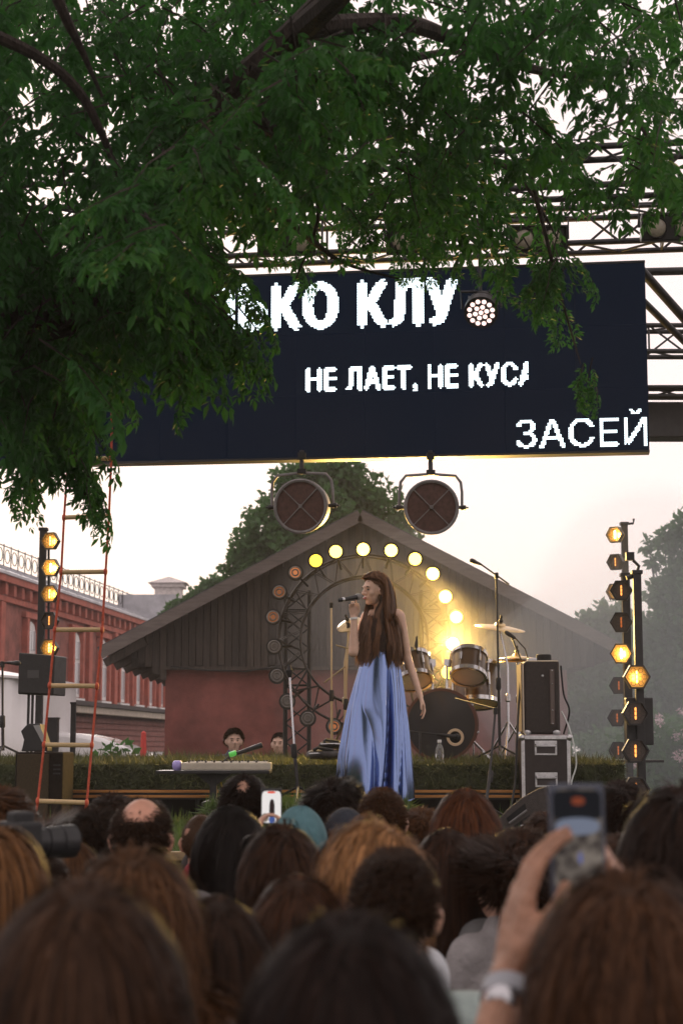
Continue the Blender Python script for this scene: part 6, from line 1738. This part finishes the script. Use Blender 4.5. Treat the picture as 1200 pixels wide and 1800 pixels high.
def maple():
    base = Vector((-3.1, 6.4, 0))
    t = thing('maple_tree', base, 'large dark maple spreading over the crowd, sprays hanging before the screen', 'tree')
    b = MB(); b.tube([base + Vector((0, 0, -.05)), base + Vector((.05, .05, .5)), base + Vector((.2, .2, 1.6)), base + Vector((.45, .4, 2.8)), base + Vector((.5, .3, 4.2)), base + Vector((.3, -.2, 6.0)), base + Vector((.5, -.8, 8.0))], [.34, .27, .23, .2, .16, .11, .05], 12); b.build('trunk', BARK, t, True)
    fork = base + Vector((.45, .4, 2.8))
    Q = lambda *a: [P(x, y, d) for x, y, d in a]
    BRN = [([fork] + Q((60, 560, 7.6), (170, 470, 7.6), (300, 300, 7.5), (400, 175, 7.4), (530, 50, 7.2), (680, -120, 6.9)), [.15, .12, .105, .095, .085, .07, .045]),
           (Q((530, 50, 7.2), (700, 40, 7.6), (800, 70, 8.0), (930, 120, 8.4), (1050, 140, 8.7)), [.055, .045, .035, .025, .01]),
           (Q((420, 160, 7.4), (600, 130, 7.8), (760, 95, 8.2), (820, 92, 8.4)), [.04, .03, .02, .008]),
           (Q((400, 175, 7.4), (520, 250, 8.0), (640, 225, 8.5), (780, 265, 9.0), (900, 300, 9.2), (980, 420, 9.3)), [.045, .035, .028, .02, .014, .006]),
           (Q((880, 100, 8.3), (910, 220, 8.8), (950, 380, 9.2), (985, 520, 9.3), (1020, 640, 9.3)), [.02, .016, .012, .008, .004]),
           (Q((-60, 40, 6.5), (60, 95, 6.6), (130, 150, 6.7), (170, 215, 6.8), (215, 330, 7.0), (240, 450, 7.2)), [.03, .026, .022, .018, .012, .006]),
           (Q((90, -30, 6.2), (120, 40, 6.3), (140, 80, 6.4), (180, 170, 6.6)), [.025, .02, .015, .006]),
           (Q((170, 470, 7.6), (260, 480, 8.0), (360, 540, 8.5), (420, 600, 8.8)), [.035, .025, .016, .006]),
           (Q((60, 560, 7.6), (90, 640, 7.9), (110, 740, 8.2), (130, 830, 8.3), (170, 900, 8.3)), [.035, .028, .02, .012, .004]),
           (Q((110, 740, 8.2), (60, 790, 8.2), (35, 850, 8.2)), [.012, .008, .004]),
           (Q((300, 300, 7.5), (420, 330, 8.2), (520, 400, 8.8), (600, 460, 9.2), (700, 490, 9.4)), [.04, .03, .02, .012, .005]),
           (Q((520, 490, 9.3), (560, 360, 9.0), (480, 230, 8.2)), [.005, .012, .02]),
           (Q((1050, 140, 8.7), (1130, 230, 8.8), (1180, 330, 8.8)), [.015, .01, .004]),
           (Q((530, 50, 7.2), (640, -60, 6.2), (760, -300, 4.8)), [.06, .045, .03]),
           ([base + Vector((.5, .3, 4.2)), Vector((-1.5, 4.5, 5.2)), Vector((-.3, 2.6, 5.6)), Vector((.8, 1.2, 5.5))], [.1, .07, .045, .015]),
           ([base + Vector((.3, -.2, 6.0)), Vector((-1.2, 5.5, 6.8)), Vector((.8, 4.5, 6.9)), Vector((2.6, 4.0, 6.4))], [.09, .06, .04, .012]),
           ([base + Vector((.5, .3, 4.2)), Vector((-3.6, 4.6, 5.0)), Vector((-3.4, 2.5, 5.0))], [.08, .05, .015])]
    for pts, rr in BRN:
        fine, rf = [], []
        for i in range(len(pts) - 1):
            p0, p1, p2, p3 = pts[max(i - 1, 0)], pts[i], pts[i + 1], pts[min(i + 2, len(pts) - 1)]
            for k in range(5):
                u = k / 5; fine.append(.5 * ((2 * p1) + (p2 - p0) * u + (2 * p0 - 5 * p1 + 4 * p2 - p3) * u * u + (3 * p1 - p0 - 3 * p2 + p3) * u ** 3)); rf.append(rr[i] * (1 - u) + rr[i + 1] * u)
        fine.append(pts[-1]); rf.append(rr[-1])
        b = MB(); b.tube(fine, rf, 8); b.build('branch', BARK, t, True)
    rg = np.random.default_rng(3); rr = random.Random(9)
    place = []       # position, yaw, pitch, scale
    def fill(poly, n, d0, d1, sc=(.85, 1.15), down=.3):
        xs = [q[0] for q in poly]; ys = [q[1] for q in poly]; k = 0
        while k < n:
            p = (rr.uniform(min(xs), max(xs)), rr.uniform(min(ys), max(ys)))
            if not inpoly(p, poly): continue
            d = rr.uniform(d0, d1); w = P(p[0], p[1], d)
            place.append((w, rr.uniform(0, 6.283), rr.uniform(-.1, .3) + down, rr.uniform(*sc))); k += 1
    # the frame's upper half, layer by layer
    fill([(-120, -120), (640, -120), (600, 120), (500, 250), (380, 330), (350, 450), (300, 500), (190, 580), (90, 640), (-120, 660)], 335, 6.8, 10.2)
    fill([(-60, 330), (330, 340), (350, 470), (290, 550), (140, 640), (-60, 660)], 115, 7.2, 9.4)
    fill([(560, -120), (1300, -120), (1300, 0), (1000, 20), (600, 60)], 48, 6.6, 9.8)
    fill([(560, 40), (880, 20), (900, 240), (760, 290), (560, 310)], 48, 7.0, 10)
    fill([(860, 40), (1240, 0), (1240, 240), (900, 280)], 36, 7.0, 10)
    fill([(480, 260), (1000, 250), (960, 340), (820, 340), (640, 320), (560, 320)], 26, 8.4, 10.0)
    fill([(1020, 260), (1240, 250), (1240, 300), (1060, 320)], 8, 8.0, 9.6, down=.4)
    fill([(890, 400), (990, 380), (1010, 500), (950, 540), (920, 480)], 15, 9.0, 9.6, (.6, .8), down=.75)
    fill([(640, 390), (870, 400), (850, 450), (660, 440)], 13, 9.2, 9.8, (.45, .6), down=.6)
    fill([(470, 400), (560, 410), (550, 440), (480, 440)], 5, 9.2, 9.8, (.45, .6), down=.5)
    fill([(1020, 600), (1045, 600), (1050, 670), (1025, 670)], 3, 9.2, 9.4, (.45, .6), down=1.0)
    fill([(280, 520), (420, 500), (420, 610), (330, 610)], 22, 8.2, 9.2, (.7, .95), down=.6)
    fill([(0, 600), (150, 600), (130, 720), (0, 740)], 30, 7.6, 8.6, (.75, 1.0), down=.6)
    fill([(10, 780), (50, 780), (40, 830), (10, 830)], 5, 8.0, 8.4, (.55, .7), down=.8)
    fill([(80, 770), (140, 780), (165, 870), (110, 850)], 9, 8.1, 8.4, (.55, .75), down=.6)
    fill([(180, 400), (330, 200), (520, 20), (600, 60), (420, 260), (260, 440)], 46, 5.8, 6.9, (.7, .9))
    fill([(560, 310), (900, 300), (880, 390), (580, 390)], 16, 8.8, 9.9, (.55, .75), down=.4)
    fill([(240, 400), (400, 400), (420, 500), (380, 540), (260, 540)], 24, 8.4, 9.4, (.65, .9), down=.45)
    # over the crowd and around the camera, out of the picture
    for k in range(170):
        a = rr.uniform(0, 6.283); r = math.sqrt(rr.random()) * 4.6
        p = Vector((-.7 + r * math.cos(a) * 1.0, 4.0 + r * math.sin(a) * .8, rr.uniform(4.4, 7.5)))
        dz = (p.z - CZ) / max(p.y, .3)
        if p.y > 0.5 and dz < math.tan(R(28)): continue
        place.append((p, rr.uniform(0, 6.283), rr.uniform(0, .5), rr.uniform(1.3, 1.9)))
    Vs, As = [], []; tw = []
    for i, (w, yaw, pit, sc) in enumerate(place):
        q, twg = SPR[rr.randrange(10)]
        M = np.array(Matrix.Rotation(yaw, 3, 'Z') @ Matrix.Rotation(pit, 3, 'Y'))
        v = (q.reshape(-1, 3) * sc) @ M.T + np.array(w)
        Vs.append(v); nl = len(q)
        As.append(np.repeat(np.clip(rg.normal(.5 + rg.normal(0, .1), .16, nl), 0, 1), 4))
        tw.append((twg * sc) @ M.T + np.array(w))
    V = np.concatenate(Vs); A = np.concatenate(As)
    F = np.arange(len(V)).reshape(-1, 4)
    link('crown', np_mesh('crown', V, F, LEAFM, attr=A), t)
    b = MB()
    for q in tw:
        b.tube([Vector(q[0]), Vector(q[4]), Vector(q[-1])], [.006, .004, .0015], 3, caps=False)
    o = b.build('twigs', BARK, t); o['kind'] = 'stuff'
maple()
# ================================================================== HAZE
def haze():
    b = MB(); b.span(-196, 196, -196, 196, -1.2, 13.0)
    m = bpy.data.materials.new('haze'); m.use_nodes = True
    n, l = m.node_tree.nodes, m.node_tree.links
    n.remove(n['Principled BSDF'])
    v = n.new('ShaderNodeVolumePrincipled')
    v.inputs['Color'].default_value = (0.93, 0.9, 0.9, 1)
    v.inputs['Density'].default_value = HAZE_D
    v.inputs['Anisotropy'].default_value = 0.15
    l.new(v.outputs[0], n['Material Output'].inputs['Volume'])
    o = b.build('haze', m)
    tag(o, 'thin pale evening haze and stage smoke in the air', 'haze', kind='stuff')
HAZE_D = 0.0013
haze()

# smoke from the stage machines, drifting behind the drums and to the right
def smoke(c, r, dens, col, label, seed):
    me = bpy.data.meshes.new('smoke'); bm = bmesh.new(); bmesh.ops.create_icosphere(bm, subdivisions=4, radius=1)
    for v in bm.verts:
        k = 1 + .12 * math.sin(v.co.x * 4 + seed) * math.sin(v.co.z * 5 + seed * 2) + .06 * math.sin(v.co.y * 9 + v.co.x * 7)
        v.co = Vector((v.co.x * r[0] * k, v.co.y * r[1] * k, v.co.z * r[2] * k)) + Vector(c)
    bm.to_mesh(me); bm.free()
    m = bpy.data.materials.new('smoke'); m.use_nodes = True
    n, l = m.node_tree.nodes, m.node_tree.links
    n.remove(n['Principled BSDF']); v = n.new('ShaderNodeVolumePrincipled')
    v.inputs['Color'].default_value = (*col, 1); v.inputs['Density'].default_value = dens; v.inputs['Anisotropy'].default_value = .6 if seed == 1 else .2
    l.new(v.outputs[0], n['Material Output'].inputs['Volume'])
    me.materials.append(m)
    tag(link('smoke', me), label, 'smoke', kind='stuff')
smoke((1.15, 16.7, 1.9), (1.9, 1.9, 1.45), .027, (.93, .9, .88), 'thin warm stage smoke in front of the barn', 1)
smoke((3.3, 18.2, 1.5), (1.9, 2.6, 2.2), .08, (.82, .9, .93), 'bluish smoke drifting behind the right lamp poles', 2)
